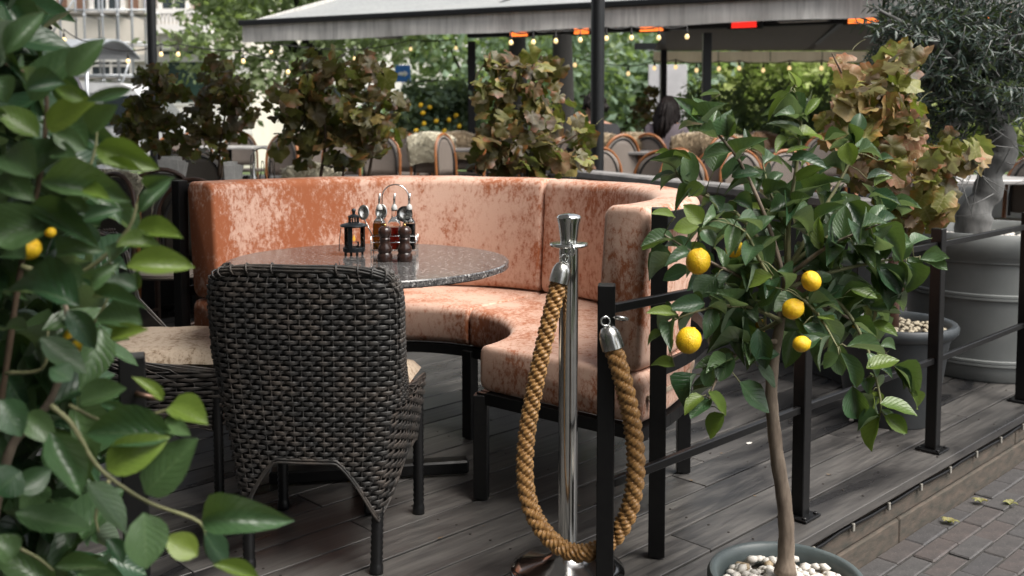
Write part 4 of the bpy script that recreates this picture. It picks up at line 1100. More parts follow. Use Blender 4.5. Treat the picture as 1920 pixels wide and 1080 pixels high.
for k in range(240):
    a = r.uniform(0, 6.283); q = math.sqrt(r.random()) * .35
    link('pebble', PEB[k % 4], ol, Matrix.Translation((q * math.cos(a), q * math.sin(a), OH - .068 + r.uniform(0, .012))) @ Matrix.Rotation(r.uniform(0, 6), 4, 'Z') @ Matrix.Scale(r.uniform(.014, .022), 4))
OY = 4.75
tpx = [(1822, 480), (1822, 440), (1830, 395), (1852, 360), (1858, 320), (1880, 285), (1872, 245), (1850, 205), (1838, 150)]
pts = catmull([D(x, y, OY) - OB for x, y in tpx], 5)
MB().tube(pts, [interp(i / (len(pts) - 1), [0, .15, .3, .5, .65, .8, 1], [.115, .085, .066, .060, .072, .052, .045]) * (1 + .10 * math.sin(i * .9) + .05 * math.sin(i * 2.3)) for i in range(len(pts))], 14).build('trunk', M['bark_grey'], ol, True)
obr = [[(1838, 160), (1815, 90), (1800, 20), (1790, -60)], [(1840, 190), (1880, 110), (1915, 40), (1960, -30)], [(1838, 170), (1780, 110), (1720, 60), (1650, 20)], [(1850, 210), (1780, 180), (1720, 150), (1660, 110)], [(1860, 230), (1930, 190), (1990, 140)],
       [(1838, 160), (1860, 60), (1880, -40)], [(1845, 200), (1790, 230), (1760, 260)], [(1815, 90), (1740, 10), (1690, -50)], [(1880, 110), (1950, 100), (2010, 60)]]
obp = []
for i, pp in enumerate(obr):
    off = [.0, -.15, -.25, .2, .1, .3, -.2, .1, -.3][i]
    pts = catmull([D(x, y, OY + off * k / (len(pp) - 1)) for k, (x, y) in enumerate(pp)], 6); obp.append(pts)
    MB().tube([p - OB for p in pts], [lerp(.030, .007, k / (len(pts) - 1)) for k in range(len(pts))], 8).build('branch', M['bark_grey'], ol, True)
def make_olive(seed):
    m = MB(); m.uv = []; cz = [.1, -.1, .22][seed % 3]
    for i in range(5):
        q = i / 4; w = .5 * math.sin(math.pi * (q * .9 + .06)) ** .8
        for j in range(3): m.v.append((q, (j - 1) * w, .15 * abs(j - 1) * w - cz * q * q)); m.uv.append((q, j / 2))
    for i in range(4):
        for j in range(2): a = i*3 + j; m.f.append((a, a + 3, a + 4, a + 1))
    return m
OLM = [make_olive(k) for k in range(3)]; OLME = [x.mesh('leaf', M['olive_leaf'], True) for x in OLM]
stuff = MB(); stuff.uv = []; cnt = 0; twigs = MB()
r = random.Random(21)
for b in range(980):
    pts = obp[r.randrange(len(obp))]; i = r.randrange(len(pts) // 4, len(pts)); p = pts[i] + Vector((r.gauss(-.03, .17), r.gauss(0, .18), r.gauss(-.04, .15)))
    d = Vector((r.gauss(0, .6), r.gauss(0, .6), r.uniform(-.9, .6))).normalized(); L = r.uniform(.12, .24)
    q = D(1700, 0, OY)
    if not 1625 < 960 + FPX * p.x / p.y < 1960 or not 1600 < 960 + FPX * (p + d * L).x / (p + d * L).y: continue
    twigs.tube([p - OB, p + d * L * .5 + Vector((0, 0, -.004)) - OB, p + d * L - OB], [.003, .002, .001], 4)
    for k in range(14):
        s = (k // 2 + 1) / 7; bp = p + d * L * s
        o = d.orthogonal().normalized(); w = d.cross(o); a = (k % 2) * math.pi + (k // 2) * 1.5
        ld = (d * .7 + (o * math.cos(a) + w * math.sin(a)) * .8).normalized(); LL = r.uniform(.035, .058)
        sx_ = 960 + FPX * bp.x / bp.y; sy_ = HOR + (CAMZ - bp.z) * FPX / bp.y
        if (sy_ > 235 and sx_ > 1785) or sy_ > 310 or sx_ < 1600: continue
        mx = frame(bp - OB, ld, Vector((r.gauss(0, .5), r.gauss(-.3, .5), 1))) @ Matrix.Diagonal((LL, LL * .26, LL, 1))
        if cnt < 290 and bp.x < 2.55 and r.random() < .12: link('leaf', OLME[k % 3], ol, mx); cnt += 1
        else:
            sm = OLM[k % 3]; stuff.add(sm.v, sm.f, mx); stuff.uv += sm.uv
o = stuff.build('leaf_mass', M['olive_leaf'], ol, True); o['kind'] = 'stuff'
twigs.build('twigs', M['bark_grey'], ol, True)['kind'] = 'stuff'
# ================================================================ bistro furniture on the terrace
t = NT('taupe_weave'); oc = t.coords('Object', (1, 1, 1)); w1 = t.n.new('ShaderNodeTexChecker'); w1.inputs['Scale'].default_value = 160; t.link(oc, w1.inputs['Vector'])
t.link(t.mix(w1.outputs['Fac'], (.215, .18, .155), (.12, .10, .085)), t.b.inputs['Base Color']); t.set(Roughness=.6); M['taupe'] = t.m
t = NT('dark_weave'); oc = t.coords('Object'); w1 = t.n.new('ShaderNodeTexChecker'); w1.inputs['Scale'].default_value = 130; t.link(oc, w1.inputs['Vector'])
t.link(t.mix(w1.outputs['Fac'], (.055, .045, .032), (.014, .012, .010)), t.b.inputs['Base Color']); t.set(Roughness=.6); M['dark_weave'] = t.m
def arch(x, h=.90, w=.205): return .64 + (h - .64) * max(0, 1 - (abs(x) / w) ** 2.4) ** .5
def make_bistro(frame_m, panel_m, lab, group):
    e = empty('bistro_chair', label=lab, cat='chair', group=group)
    hp = [(-.195, -.185, .02), (-.20, -.19, .46)] + [(-.2 * math.cos(math.pi * k / 16), -.20 - .03 * math.sin(math.pi * k / 16), .64 + .26 * math.sin(math.pi * k / 16) ** .85) for k in range(17)] + [(.20, -.19, .46), (.195, -.185, .02)]
    MB().tube(hp, .014, 8).build('back_frame', frame_m, e, True)
    hp2 = [(-.165 * math.cos(math.pi * k / 16), -.197 - .03 * math.sin(math.pi * k / 16), .60 + .265 * math.sin(math.pi * k / 16) ** .85) for k in range(17)]
    MB().tube([(-.165, -.195, .48)] + hp2 + [(.165, -.195, .48)], .011, 6).build('back_band', M['black_band'], e, True)
    m = MB(); n = 12
    for i in range(n + 1):
        x = -.175 + .35 * i / n
        for j in range(7): m.v.append((x, -.205 - .025 * (1 - (x / .2) ** 2), lerp(.50, arch(x) - .02, j / 6)))
    for i in range(n):
        for j in range(6): a = i*7 + j; m.f.append((a, a + 7, a + 8, a + 1))
    o = m.build('back_panel', panel_m, e, True)
    sm = o.modifiers.new('thickness', 'SOLIDIFY'); sm.thickness = .008
    MB().lathe([(0, .435), (.19, .435), (.205, .445), (.205, .46), (.19, .468), (0, .470)], 28, capb=False, capt=False).build('seat', M['taupe'], e, True, 40, M=Matrix.Scale(1.02, 4, (1, 0, 0)))
    for sx in (-1, 1):
        MB().tube([(sx * .17, .16, .44), (sx * .19, .2, .0)], .014, 7).build('leg', frame_m, e, True)
    MB().tube([(-.183, .18, .2), (.183, .18, .2)], .009, 6).build('stretcher', frame_m, e, True)
    for sx in (-1, 1): MB().tube([(sx * .183, .18, .22), (sx * .197, -.186, .22)], .009, 6).build('stretcher', frame_m, e, True)
    return e
far_lab = 'round backed wicker bistro chair with an orange rattan hoop at the far tables'
proto = make_bistro(M['rattan'], M['taupe'], far_lab, 'bistro chairs at the far tables')
protoD = make_bistro(M['rattan_dark'], M['dark_weave'], 'dark woven bistro chair with a brown hoop standing against the sofa end', 'dark bistro chairs behind the sofa end')
used = set()
def chair_at(src, px, topy, Y, rz, lab=None, floor=None):
    o = src if id(src) not in used else copy_tree(src); used.add(id(src))
    p = D(px, topy, Y); o.location = (p.x, p.y, floor if Y < 8.6 else .19); o.rotation_euler = (0, 0, R(rz))
    if lab: o['label'] = lab
    return o
# sheepskins: a fleece draped over a chair back
def make_fleece(seed):
    r = random.Random(seed); m = MB(); core = []
    n, k = 18, 12
    for i in range(n + 1):
        for j in range(k + 1):
            u = i / n; v = j / k
            x = (u - .5) * (.46 + .05 * math.sin(v * 5 + seed)); s = v * 1.0 - .5       # over the top: front flap, top, back flap
            z = .925 - abs(s) * .62 * (1 if s > 0 else .85) - .9 * (abs(x) ** 2) * 1.2
            y = -.215 + (.045 if s > 0 else -.05) * min(1, abs(s) * 6)
            rr_ = .012 * mnoise.noise(Vector((x * 9, v * 9, seed)))
            core.append(Vector((x, y + rr_, z + rr_ * .6)))
    m.v = [tuple(p) for p in core]
    for i in range(n):
        for j in range(k): a = i*(k+1) + j; m.f.append((a, a + k + 1, a + k + 2, a + 1))
    for q in range(2600):
        i = r.randrange(n); j = r.randrange(k); a = core[i*(k+1) + j]; b = core[(i+1)*(k+1) + j]; c = core[i*(k+1) + j + 1]
        p = a + (b - a) * r.random() + (c - a) * r.random(); nn = (b - a).cross(c - a).normalized()
        if nn.y * (p.y + .215) < 0: nn = -nn
        d = (nn + Vector((r.gauss(0, .45), r.gauss(0, .3), r.gauss(-.25, .4)))).normalized() * r.uniform(.018, .036)
        o = d.orthogonal().normalized() * .0045; w = d.cross(o).normalized() * .0045
        b0 = len(m.v); m.v += [tuple(p + o), tuple(p - o * .5 + w), tuple(p - o * .5 - w), tuple(p + d)]
        m.f += [(b0, b0+1, b0+3), (b0+1, b0+2, b0+3), (b0+2, b0, b0+3)]
    return m
fl = [make_fleece(k).mesh('fleece', None, True) for k in range(2)]
def fleece_mat(name, c, c2): return plain(name, c, .95, c2=c2, sc=12, Sheen_Weight=.3)
FM = {'cream': fleece_mat('cream_wool', (.60, .56, .44), (.46, .42, .31)), 'tan': fleece_mat('tan_wool', (.40, .31, .20), (.28, .21, .13)), 'brown': fleece_mat('brown_wool', (.24, .13, .055), (.16, .085, .035))}
flm = {}
for c in FM:
    for k in range(2): me = fl[k].copy(); me.materials.append(FM[c]); flm[c, k] = me
def fleece_on(ch, c, lab, k=0):
    o = link('sheepskin', flm[c, k]); o.location = ch.location; o.rotation_euler = ch.rotation_euler; return tag(o, lab, 'sheepskin', 'sheepskins on the bistro chairs')
# dark chairs by the sofa's far end
DK1 = 'dark woven bistro chair nearest the sofa end, its pale seat showing'
chair_at(protoD, 318, 342, 4.95, 168, DK1, 0)
chair_at(protoD, 300, 303, 6.1, 20, 'dark bistro chair with a lighter rattan hoop behind the napkin holder', .02)
chair_at(protoD, 377, 283, 7.3, 200, 'small dark bistro chair beyond the stack of napkins', .08)
chair_at(protoD, 285, 272, 8.2, 170, 'dark bistro chair in the shade under the round grapevine', .08)
chair_at(protoD, 150, 330, 5.6, 150, 'dark bistro chair hidden behind the citrus leaves', 0)
CL = {365: 'seen between the two brown grapevines', 462: 'beside the pale table under the slender grapevine', 538: 'half hidden by the widest grapevine', 735: 'next to the cream sheepskin, left of it', 847: 'with a dark back below the lemon shrub', 870: 'turned sideways right of the cream sheepskin', 945: 'peeping through the leaves of the column side grapevine',
      1074: 'against the foot of the black column', 1162: 'just right of the black column', 1240: 'turned sideways behind the wooden cap', 1276: 'with a pale back right behind the wooden cap', 1330: 'behind the topmost lemon tree shoot', 1905: 'at the pale table behind the olive pot', 1770: 'between the pale grapevine and the olive trunk', 1500: 'behind the middle of the lemon tree crown', 1418: 'behind the lemon tree beside the brown sheepskin', 640: 'behind the stems of the widest grapevine'}
for (px, y, Y, rz) in ((365, 236, 11.6, 200), (462, 238, 11.8, 215), (538, 238, 11.9, 140), (735, 256, 10.2, 160), (847, 246, 11.0, 190), (870, 256, 9.6, 245), (945, 255, 9.6, 180), (1074, 262, 9.4, 175), (1162, 275, 8.4, 215), (1240, 278, 8.2, 130), (1276, 286, 7.6, 175), (1330, 276, 8.0, 150), (1905, 300, 6.6, 120), (1770, 340, 6.3, 200), (1500, 300, 7.6, 190), (1418, 292, 7.9, 200), (640, 262, 9.5, 185)):
    chair_at(proto, px, y, Y, rz, lab='rattan hoop bistro chair ' + CL[px], floor=.08)
for (px, Y, rz) in ((700, 9.4, 170), (768, 10.9, 200), (908, 11.2, 150), (822, 12.3, 180), (1018, 10.6, 200), (1108, 11.0, 160), (1192, 11.5, 220), (1350, 9.8, 170), (1388, 8.8, 200), (1560, 9.0, 180), (592, 10.5, 190), (500, 9.4, 150), (330, 9.2, 200), (1215, 7.3, 150), (1310, 7.0, 200)):
    ch = chair_at(proto, px, 250, Y, rz, lab='rattan hoop bistro chair standing loose in the crowded rows of the terrace', floor=.08); ch['group'] = 'bistro chairs in the crowded rows'
wl_ = 'rattan bistro chair mostly covered by a sheepskin'
for (px, y, Y, rz, c, k, lab) in ((803, 250, 9.9, 178, 'cream', 0, 'cream sheepskin over a chair back in front of the lemon shrub'), (560, 285, 6.6, 168, 'cream', 1, 'white fluffy sheepskin on the chair just behind the sofa'), (1195, 252, 9.3, 180, 'tan', 0, 'pale tan sheepskin facing the camera beside the black column'),
        (1256, 246, 10.0, 250, 'brown', 1, 'brown sheepskin on the chair behind the seated woman'), (1304, 262, 9.0, 170, 'tan', 1, 'large tan sheepskin on the chair between woman and lemon tree'), (1160, 240, 10.6, 200, 'brown', 0, 'dark brown sheepskin behind the black column'), (1437, 240, 10.5, 185, 'brown', 1, 'rust brown sheepskin at the far right table'),
        (1120, 262, 8.8, 170, 'tan', 0, 'tan sheepskin right against the black column'), (1370, 262, 9.0, 190, 'tan', 1, 'tan sheepskin behind the upper lemon leaves'), (870, 262, 10.6, 200, 'tan', 1, 'small tan sheepskin in front of the grapevine beside the lemon shrub'),
        (1462, 262, 9.4, 240, 'brown', 0, 'brown sheepskin on the chair half hidden by lemon leaves'), (160, 345, 5.7, 160, 'cream', 0, 'white sheepskin glimpsed between the citrus leaves')):
    ch = chair_at(proto, px, y, Y, rz, lab='bistro chair under ' + lab, floor=.08 if Y > 6.7 else .0); ch['group'] = 'bistro chairs under sheepskins'; fleece_on(ch, c, lab, k)
def bistro_table(px, Y, lab, top, w=.7, d=.7, floor=.08, rz=0):
    floor = .19 if Y > 8.9 else floor
    p = D(px, 300, Y); e = empty('bistro_table', (p.x, Y, floor), R(rz), label=lab, cat='table', group='bistro tables on the terrace')
    MB().bbox(-w/2, w/2, -d/2, d/2, .72, .75, .006).build('tabletop', top, e)
    MB().tube([(0, 0, .02), (0, 0, .72)], .03, 12).build('column', M['black_metal'], e, True)
    fb = MB().bbox(-.27, .27, -.03, .03, .004, .03, .005); fb.bbox(-.03, .03, -.27, .27, .005, .031, .005); fb.build('base', M['black_metal'], e)
    return e
TOPW = plain('pale_tabletop', (.42, .41, .40), .35, sc=9); TOPD = plain('grey_tabletop', (.16, .15, .145), .3, sc=9)
bistro_table(345, 6.35, 'grey bistro table carrying the fanned napkins', TOPD, floor=.0)
bistro_table(478, 5.75, 'grey bistro table hidden behind the sofa carrying glasses and a caddy', TOPD, floor=.0)
bistro_table(430, 11.2, 'pale bistro table beneath the slender grapevine', TOPW)
bistro_table(1205, 9.2, 'grey bistro table beside the black column', TOPD)
bistro_table(1290, 9.7, 'grey bistro table in front of the seated woman', TOPD)
bistro_table(1845, 6.7, 'pale bistro table behind the olive trunk', TOPW, 1.1, .7, .08)
bistro_table(900, 10.2, 'grey bistro table below the lemon shrub', TOPD)
bistro_table(1400, 9.9, 'grey bistro table at the conical shrubs', TOPD)
# napkins in a dark holder
def napkins(px, Y, w, h, n, lab, floor):
    p = D(px, 300, Y); z0 = floor + .752; e = empty('napkin_holder', (p.x, Y - .2, z0), R(10), label=lab, cat='napkin holder', group='napkin holders')
    MB().bbox(-w * .55, w * .55, -.045, .045, 0, .105, .003).build('holder', M['black_band'], e)
    r = random.Random(px)
    for k in range(n):
        MB().bbox(-w/2, w/2, -.002, .002, .106, .106 + h * r.uniform(.8, 1.0), .001).build('napkin', M['napkin'], e, M=Matrix.Translation((0, -.036 + .072 * k / max(1, n - 1), 0)) @ Matrix.Rotation(r.uniform(-.05, .22) , 4, 'Y') @ Matrix.Rotation(lerp(.12, -.12, k / max(1, n - 1)), 4, 'X'))
napkins(340, 6.25, .115, .135, 9, 'black holder with a fan of white napkins near the sofa end', .0)
napkins(451, 5.75, .055, .13, 6, 'narrow stack of white napkins behind the sofa', .0)
# chrome caddy and glasses on the hidden table
cz = D(492, 300, 5.6); e = empty('wire_caddy', (cz.x, 5.6, .752), label='chrome caddy with a tall handle behind the sofa', cat='caddy')
MB().tube([(-.066, 0, 0)] + [(-.066 * math.cos(math.pi * k / 12), 0, .235 + .066 * math.sin(math.pi * k / 12)) for k in range(13)] + [(.066, 0, 0)], .004, 8).build('handle', M['chrome'], e, True)
MB().tube(loop(.05, .075, .04), .0025, 6, closed=True).build('wire_ring', M['chrome'], e, True)
for k in range(3): MB().lathe([(0, .003), (.02, .003), (.02, .14), (.009, .17), (.009, .2), (.006, .23), (0, .23)], 16, capb=False, capt=False).build('bottle', M['thin_glass'] if k else M['steel'], e, True, M=Matrix.Translation((-.05 + .05 * k, 0, 0)))
for k, (px, Y) in enumerate(((425, 5.62), (438, 5.9), (466, 5.9))):
    q = D(px, 300, Y); g = MB().lathe([(0, 0), (.030, 0), (.032, .004), (.036, .13), (.033, .13), (.029, .012), (0, .01)], 18, capb=False, capt=False).build('drinking_glass', M['thin_glass'], None, True, M=Matrix.Translation((q.x, Y, .752)))
    tag(g, ['clear drinking glass standing left of the narrow napkin stack', 'clear drinking glass standing behind the narrow napkin stack', 'clear drinking glass between the napkin stack and the chrome caddy'][k], 'glass', 'glasses behind the sofa')
    if k == 0: g.location.z += .0
# low partitions with weathered wooden caps
CAPM = wood_mat('weathered_cap', (.20, .19, .185), (.30, .285, .275), (.13, .125, .12), .6)
def partition(pts, h, lab, thick=.16):
    o0 = Vector((pts[0].x, pts[0].y, 0)); e = empty('low_partition', o0, label=lab, cat='partition', group='low partitions between the seating areas')
    for p, q in zip(pts, pts[1:]):
        p = Vector((p.x, p.y, 0)) - o0; q = Vector((q.x, q.y, 0)) - o0
        MB().bar(p + Vector((0, 0, h - .03)), q + Vector((0, 0, h - .03)), thick, .055, .012).build('cap', CAPM, e)
        MB().bar(p + Vector((0, 0, (h - .06) / 2)), q + Vector((0, 0, (h - .06) / 2)), .05, h - .07).build('panel', M['dark_paint'], e)
        MB().bar(p + Vector((0, 0, h - .09)), q + Vector((0, 0, h - .09)), .062, .05).build('top_frame', M['grey_paint'] if 'window' in lab else M['black_metal'], e)
    for p in pts:
        p = Vector((p.x, p.y, 0)) - o0; MB().bbox(-.035, .035, -.035, .035, .0, h - .06, .004).build('post', M['dark_paint'], e, M=Matrix.Translation(p))
partition([P(1035, 312, .86), P(1345, 343, .86), P(1620, 372, .86)], .86, 'dark partition with a grey wooden cap running behind the sofa to the lemon tree')
partition([P(690, 291, .80), P(842, 298, .80)], .80, 'short dark partition with grey cap in front of the cream sheepskin', .2)

# ================================================================ columns, awnings, heaters, lights
def round_post(px, Y, r, h, lab, base=0.0):
    p = D(px, 200, Y); e = empty('awning_post', (p.x, p.y, base), label=lab, cat='post', group='awning posts')
    MB().lathe([(r, .012), (r, h)], 24).build('shaft', M['dark_paint'], e, True, 40)
    MB().lathe([(r + .05, .0), (r + .05, .012), (r + .012, .014), (r + .01, .04), (r, .05)], 24).build('foot', M['dark_paint'], e, True, 40)
    return e
round_post(1120, 7.3, .050, 3.2, 'thick black column rising behind the sofa and chrome stanchion', .08)
round_post(288, 8.0, .036, 3.4, 'slim black pole standing in the round grapevine', .08)
AZ = 2.13
pa, pb = P(455, 80, AZ), P(1560, 35, AZ); ad = (pb - pa).normalized(); an_ = Vector((-ad.y, ad.x, 0)); an_ = an_ if an_.y > 0 else -an_
ALEN = (pb - pa).length + 5.2
def stain(name, c, c2, c3, tr=.25):
    t = NT(name); f = t.noise(t.coords('Object', (9, 9, .5)), 2.2, 6, .65); g2 = t.noise(t.coords('Object'), 1.5, 4)
    b = t.mix(t.ramp(f, [(.42, 0.0), (.70, .85)]), c, c2); b = t.mix(t.ramp(g2, [(.45, 0.0), (.75, .5)]), b, c3); t.link(b, t.b.inputs['Base Color']); t.set(Roughness=.85)
    tb = t.n.new('ShaderNodeBsdfTranslucent'); t.link(b, tb.inputs[0]); ms = t.n.new('ShaderNodeMixShader'); ms.inputs[0].default_value = tr
    t.link(t.b.outputs[0], ms.inputs[1]); t.link(tb.outputs[0], ms.inputs[2]); t.link(ms.outputs[0], t.out.inputs[0]); return t.m
M['valance'] = stain('stained_awning_canvas', (.72, .70, .66), (.36, .35, .33), (.58, .56, .52))
M['roofcloth'] = stain('grey_awning_canvas', (.30, .31, .31), (.18, .19, .19), (.36, .36, .35), .12)
M['beige_cloth'] = stain('beige_canvas', (.78, .64, .46), (.68, .55, .39), (.72, .60, .44), .55)
M['under_cloth'] = stain('brown_canvas', (.15, .135, .115), (.12, .105, .09), (.13, .115, .10), .04)
aw = empty('large_awning', (pa.x, pa.y, 0), label='large grey awning with a streaked valance over the far tables', cat='awning')
def sheet(fn, nu, nv):
    m = MB()
    for i in range(nu + 1):
        for j in range(nv + 1): m.v.append(tuple(fn(i / nu, j / nv)))
    for i in range(nu):
        for j in range(nv): a = i*(nv+1) + j; m.f.append((a, a + nv + 1, a + nv + 2, a + 1))
    return m
VH = .225
o = sheet(lambda u, v: ad * (u * ALEN) + Vector((0, 0, AZ + VH * v)) + an_ * (.012 * math.sin(u * 90) * (1 - v) + .02 * mnoise.noise(Vector((u * 20, v, 0))) * (1 - v)) + Vector((0, 0, .006 * math.sin(u * 40) * (1 - v))), 160, 4).build('valance', M['valance'], aw, True)
sheet(lambda u, v: ad * (u * ALEN) + an_ * (v * 3.4 + .0) + Vector((0, 0, AZ + VH + .01 + v * .95 - .07 * math.sin(v * math.pi) )), 40, 8).build('roof', M['roofcloth'], aw, True)
MB().bar(Vector((0, 0, AZ + VH - .0)) - an_ * .02 - ad * .03, ad * ALEN + Vector((0, 0, AZ + VH)) - an_ * .02, .055, .06, .01).build('front_bar', M['dark_paint'], aw)
for u in (.25, .5, .75): MB().bar(ad * (u * ALEN) + Vector((0, 0, AZ + .18)) + an_ * .05, ad * (u * ALEN) + an_ * 3.3 + Vector((0, 0, AZ + 1.08)), .05, .05).build('arm', M['dark_paint'], aw)
sheet(lambda u, v: an_ * (v * 3.4) + Vector((0, 0, AZ + VH + v * .93 - u * (.16 + .02 * math.sin(v * 30)))) , 3, 30).build('side_valance', M['valance'], aw, True)
# dark beam that carries heaters and lamps
bo = pa + an_ * .55; u0 = (P(845, 66, AZ) - pa).dot(ad)
bm_ = empty('heater_beam', (bo.x, bo.y, 0), label='black steel beam under the awning edge carrying the heaters', cat='beam')
MB().bar(ad * u0 + Vector((0, 0, AZ + .07)), ad * ALEN + Vector((0, 0, AZ + .07)), .10, .13).build('girder', M['dark_paint'], bm_)
for u in (u0 + .03, (D(1320, 60, 9.9) - pa).dot(ad), ALEN - .2):
    q = ad * u; MB().bar(q + Vector((0, 0, .08)), q + Vector((0, 0, AZ - .036)), .085, .085, .006).build('upright', M['dark_paint'], bm_)
def emis(name, c, s):
    t = NT(name); t.set(Base_Color=(*c, 1), Emission_Color=(*c, 1), Emission_Strength=s, Roughness=.4); return t.m
HO, HR = emis('glowing_heater_element', (1.0, .22, .04), .50), emis('red_heater_element', (1.0, .03, .02), .32)
BULB = emis('bulb_glow', (1.0, .72, .34), .30); FIL = BULB
def on_beam(px, py): 
    best = None
    for k in range(600):
        u = ALEN * k / 600; q = bo + ad * u; x = 960 + FPX * q.x / q.y
        if best is None or abs(x - px) < best[0]: best = (abs(x - px), u)
    return best[1]
for (px, w, col, lab) in ((985, .20, HO, 'glowing orange patio heater above the far grapevine'), (1098, .16, HO, 'glowing orange patio heater beside the black column'), (1228, .24, HO, 'wide glowing orange patio heater right of the black column'), (1396, .24, HR, 'dim red patio heater on the beam'), (1616, .28, HO, 'glowing orange patio heater above the pale grapevine'), (1868, .26, HO, 'glowing orange patio heater seen through the olive crown')):
    u = on_beam(px, 0); c = bo + ad * u - an_ * .12; e = empty('patio_heater', (c.x, c.y, AZ + .015), math.atan2(ad.y, ad.x), label=lab, cat='heater', group='patio heaters on the beam')
    MB().bbox(-w/2 - .05, w/2 + .05, -.04, .055, -.035, .05, .008).build('housing', M['dark_paint'], e)
    for k in range(3): MB().bbox(-w/2, w/2, -.052, -.041, -.028 + .024 * k, -.010 + .024 * k, .003).build('element', col, e)
for (px, w, lab) in ((742, .32, 'switched off grey lamp bar under the awning left part'), (1050, .36, 'grey lamp bar between two orange heaters'), (1505, .5, 'grey lamp bar between the red and orange heaters')):
    u = on_beam(px, 0); c = bo + ad * u - an_ * .12; e = empty('lamp_bar', (c.x, c.y, AZ + .05), math.atan2(ad.y, ad.x), label=lab, cat='lamp', group='grey lamp bars on the beam')
    MB().bbox(-w/2, w/2, -.05, .06, -.02, .03, .01).build('housing', M['grey_paint'], e)
    MB().bbox(-w/2 + .03, w/2 - .03, -.052, .04, -.028, -.0205, .002).build('lens', M['napkin'], e)
def string_light(pts, lab, sag=.05, r=.020, extend=True):
    o0 = pts[0].copy(); e = empty('string_light', o0, label=lab, cat='string light', group='strings of warm bulbs')
    wire = []
    for a, b in zip(pts, pts[1:]):
        for k in range(6): q = k / 6; wire.append(a.lerp(b, q) + Vector((0, 0, .10 - sag * 4 * q * (1 - q) * .4)) - o0)
    wire.append(pts[-1] + Vector((0, 0, .10)) - o0)
    MB().tube(wire, .006, 5).build('wire', M['black_band'], e, True)
    for p in pts:
        b = MB().lathe([(0, -r * 1.1), (r * .6, -r * .95), (r, -r * .2), (r * .9, r * .4), (r * .5, r * 1.1), (r * .42, r * 1.3)], 12).build('bulb', BULB, e, True, M=Matrix.Translation(p - o0))
        MB().lathe([(r * .5, r * 1.15), (r * .55, r * 1.3), (r * .55, r * 2.6), (r * .25, r * 3.2), (r * .2, .105)], 10).build('socket', M['black_band'], b, True)
string_light([D(x, y, 8.9) for x, y in ((958, 80), (1000, 79), (1042, 77), (1088, 75), (1137, 72), (1184, 71), (1235, 71), (1288, 69))], 'row of warm bulbs hanging just below the heater beam')
string_light([D(x, y, 13.0) for x, y in ((1078, 122), (1178, 138), (1227, 128), (1267, 126), (1306, 132), (1348, 129), (1386, 128), (1431, 132), (1480, 128), (1540, 128), (1592, 132))], 'long row of warm bulbs below the beige far valance', r=.026)
string_light([D(x, y, 9.5) for x, y in ((120, 75), (170, 100), (240, 115), (302, 102), (334, 102), (456, 115), (540, 135))], 'string of warm bulbs crossing in front of the pale facade')
string_light([D(x, y, 11) for x, y in ((508, 98), (665, 110), (770, 92), (855, 90))], 'string of small bulbs above the widest grapevine', r=.018)
# second awning beyond
y2 = 15.5; q0, q1 = D(1225, 117, y2), D(2100, 117, y2)
aw2 = empty('far_awning', (q0.x, y2, 0), label='beige far awning with a scalloped valance and brown underside', cat='awning')
W2 = q1.x - q0.x
sheet(lambda u, v: Vector((u * W2, .015 * math.sin(u * 120) * (1 - v), q0.z + .17 * v)), 90, 3).build('valance', M['beige_cloth'], aw2, True)
sheet(lambda u, v: Vector((u * W2 * 1.02 - .35 * v, -v * 4.6, q0.z + .18 + .16 * v + .1 * v * v)), 12, 6).build('roof', M['under_cloth'], aw2, True)
MB().bar((-.3, -.06, q0.z + .24), (W2, -.06, q0.z + .24), .10, .10).build('front_bar', M['dark_paint'], aw2)
for u in (.02, .33, .66):
    MB().bar((u * W2, -.1, q0.z + .22), (u * W2 - .7, -4.4, q0.z + .38), .07, .07).build('arm', M['dark_paint'], aw2)
for k in range(9): MB().bar((.2 + k * W2 / 9, -.012, q0.z + .01), (.2 + k * W2 / 9, -.012, q0.z + .17), .012, .006).build('seam', M['under_cloth'], aw2)
for px in (1243,):
    q = D(px, 150, y2); MB().bar((q.x - q0.x, -.06, .08), (q.x - q0.x, -.06, q0.z + .2), .09, .09).build('upright', M['dark_paint'], aw2)
# unseen canopy, added to shade the left part of the seating
fa = empty('added_shade_awning', (-3.3, 4.4, 0), label='unseen grey canvas awning added to shade the sofa and wicker chairs', cat='awning')
sheet(lambda u, v: Vector((lerp(-2.8, 3.5, u), lerp(-6.0, 2.6, v), 2.85 + .5 * v - .05 * math.sin(u * math.pi))), 16, 12).build('roof', M['roofcloth'], fa, True)
for (x, y) in ((-2.7, -5.9), (-2.7, 2.5)): MB().tube([(x, y, 0), (x, y, 2.85 if y < 0 else 3.33)], .036, 10).build('post', M['dark_paint'], fa, True)
for y, z in ((-6.0, 2.84), (2.6, 3.34)): MB().bar((-2.8, y, z), (3.5, y, z), .05, .05).build('edge_bar', M['dark_paint'], fa)
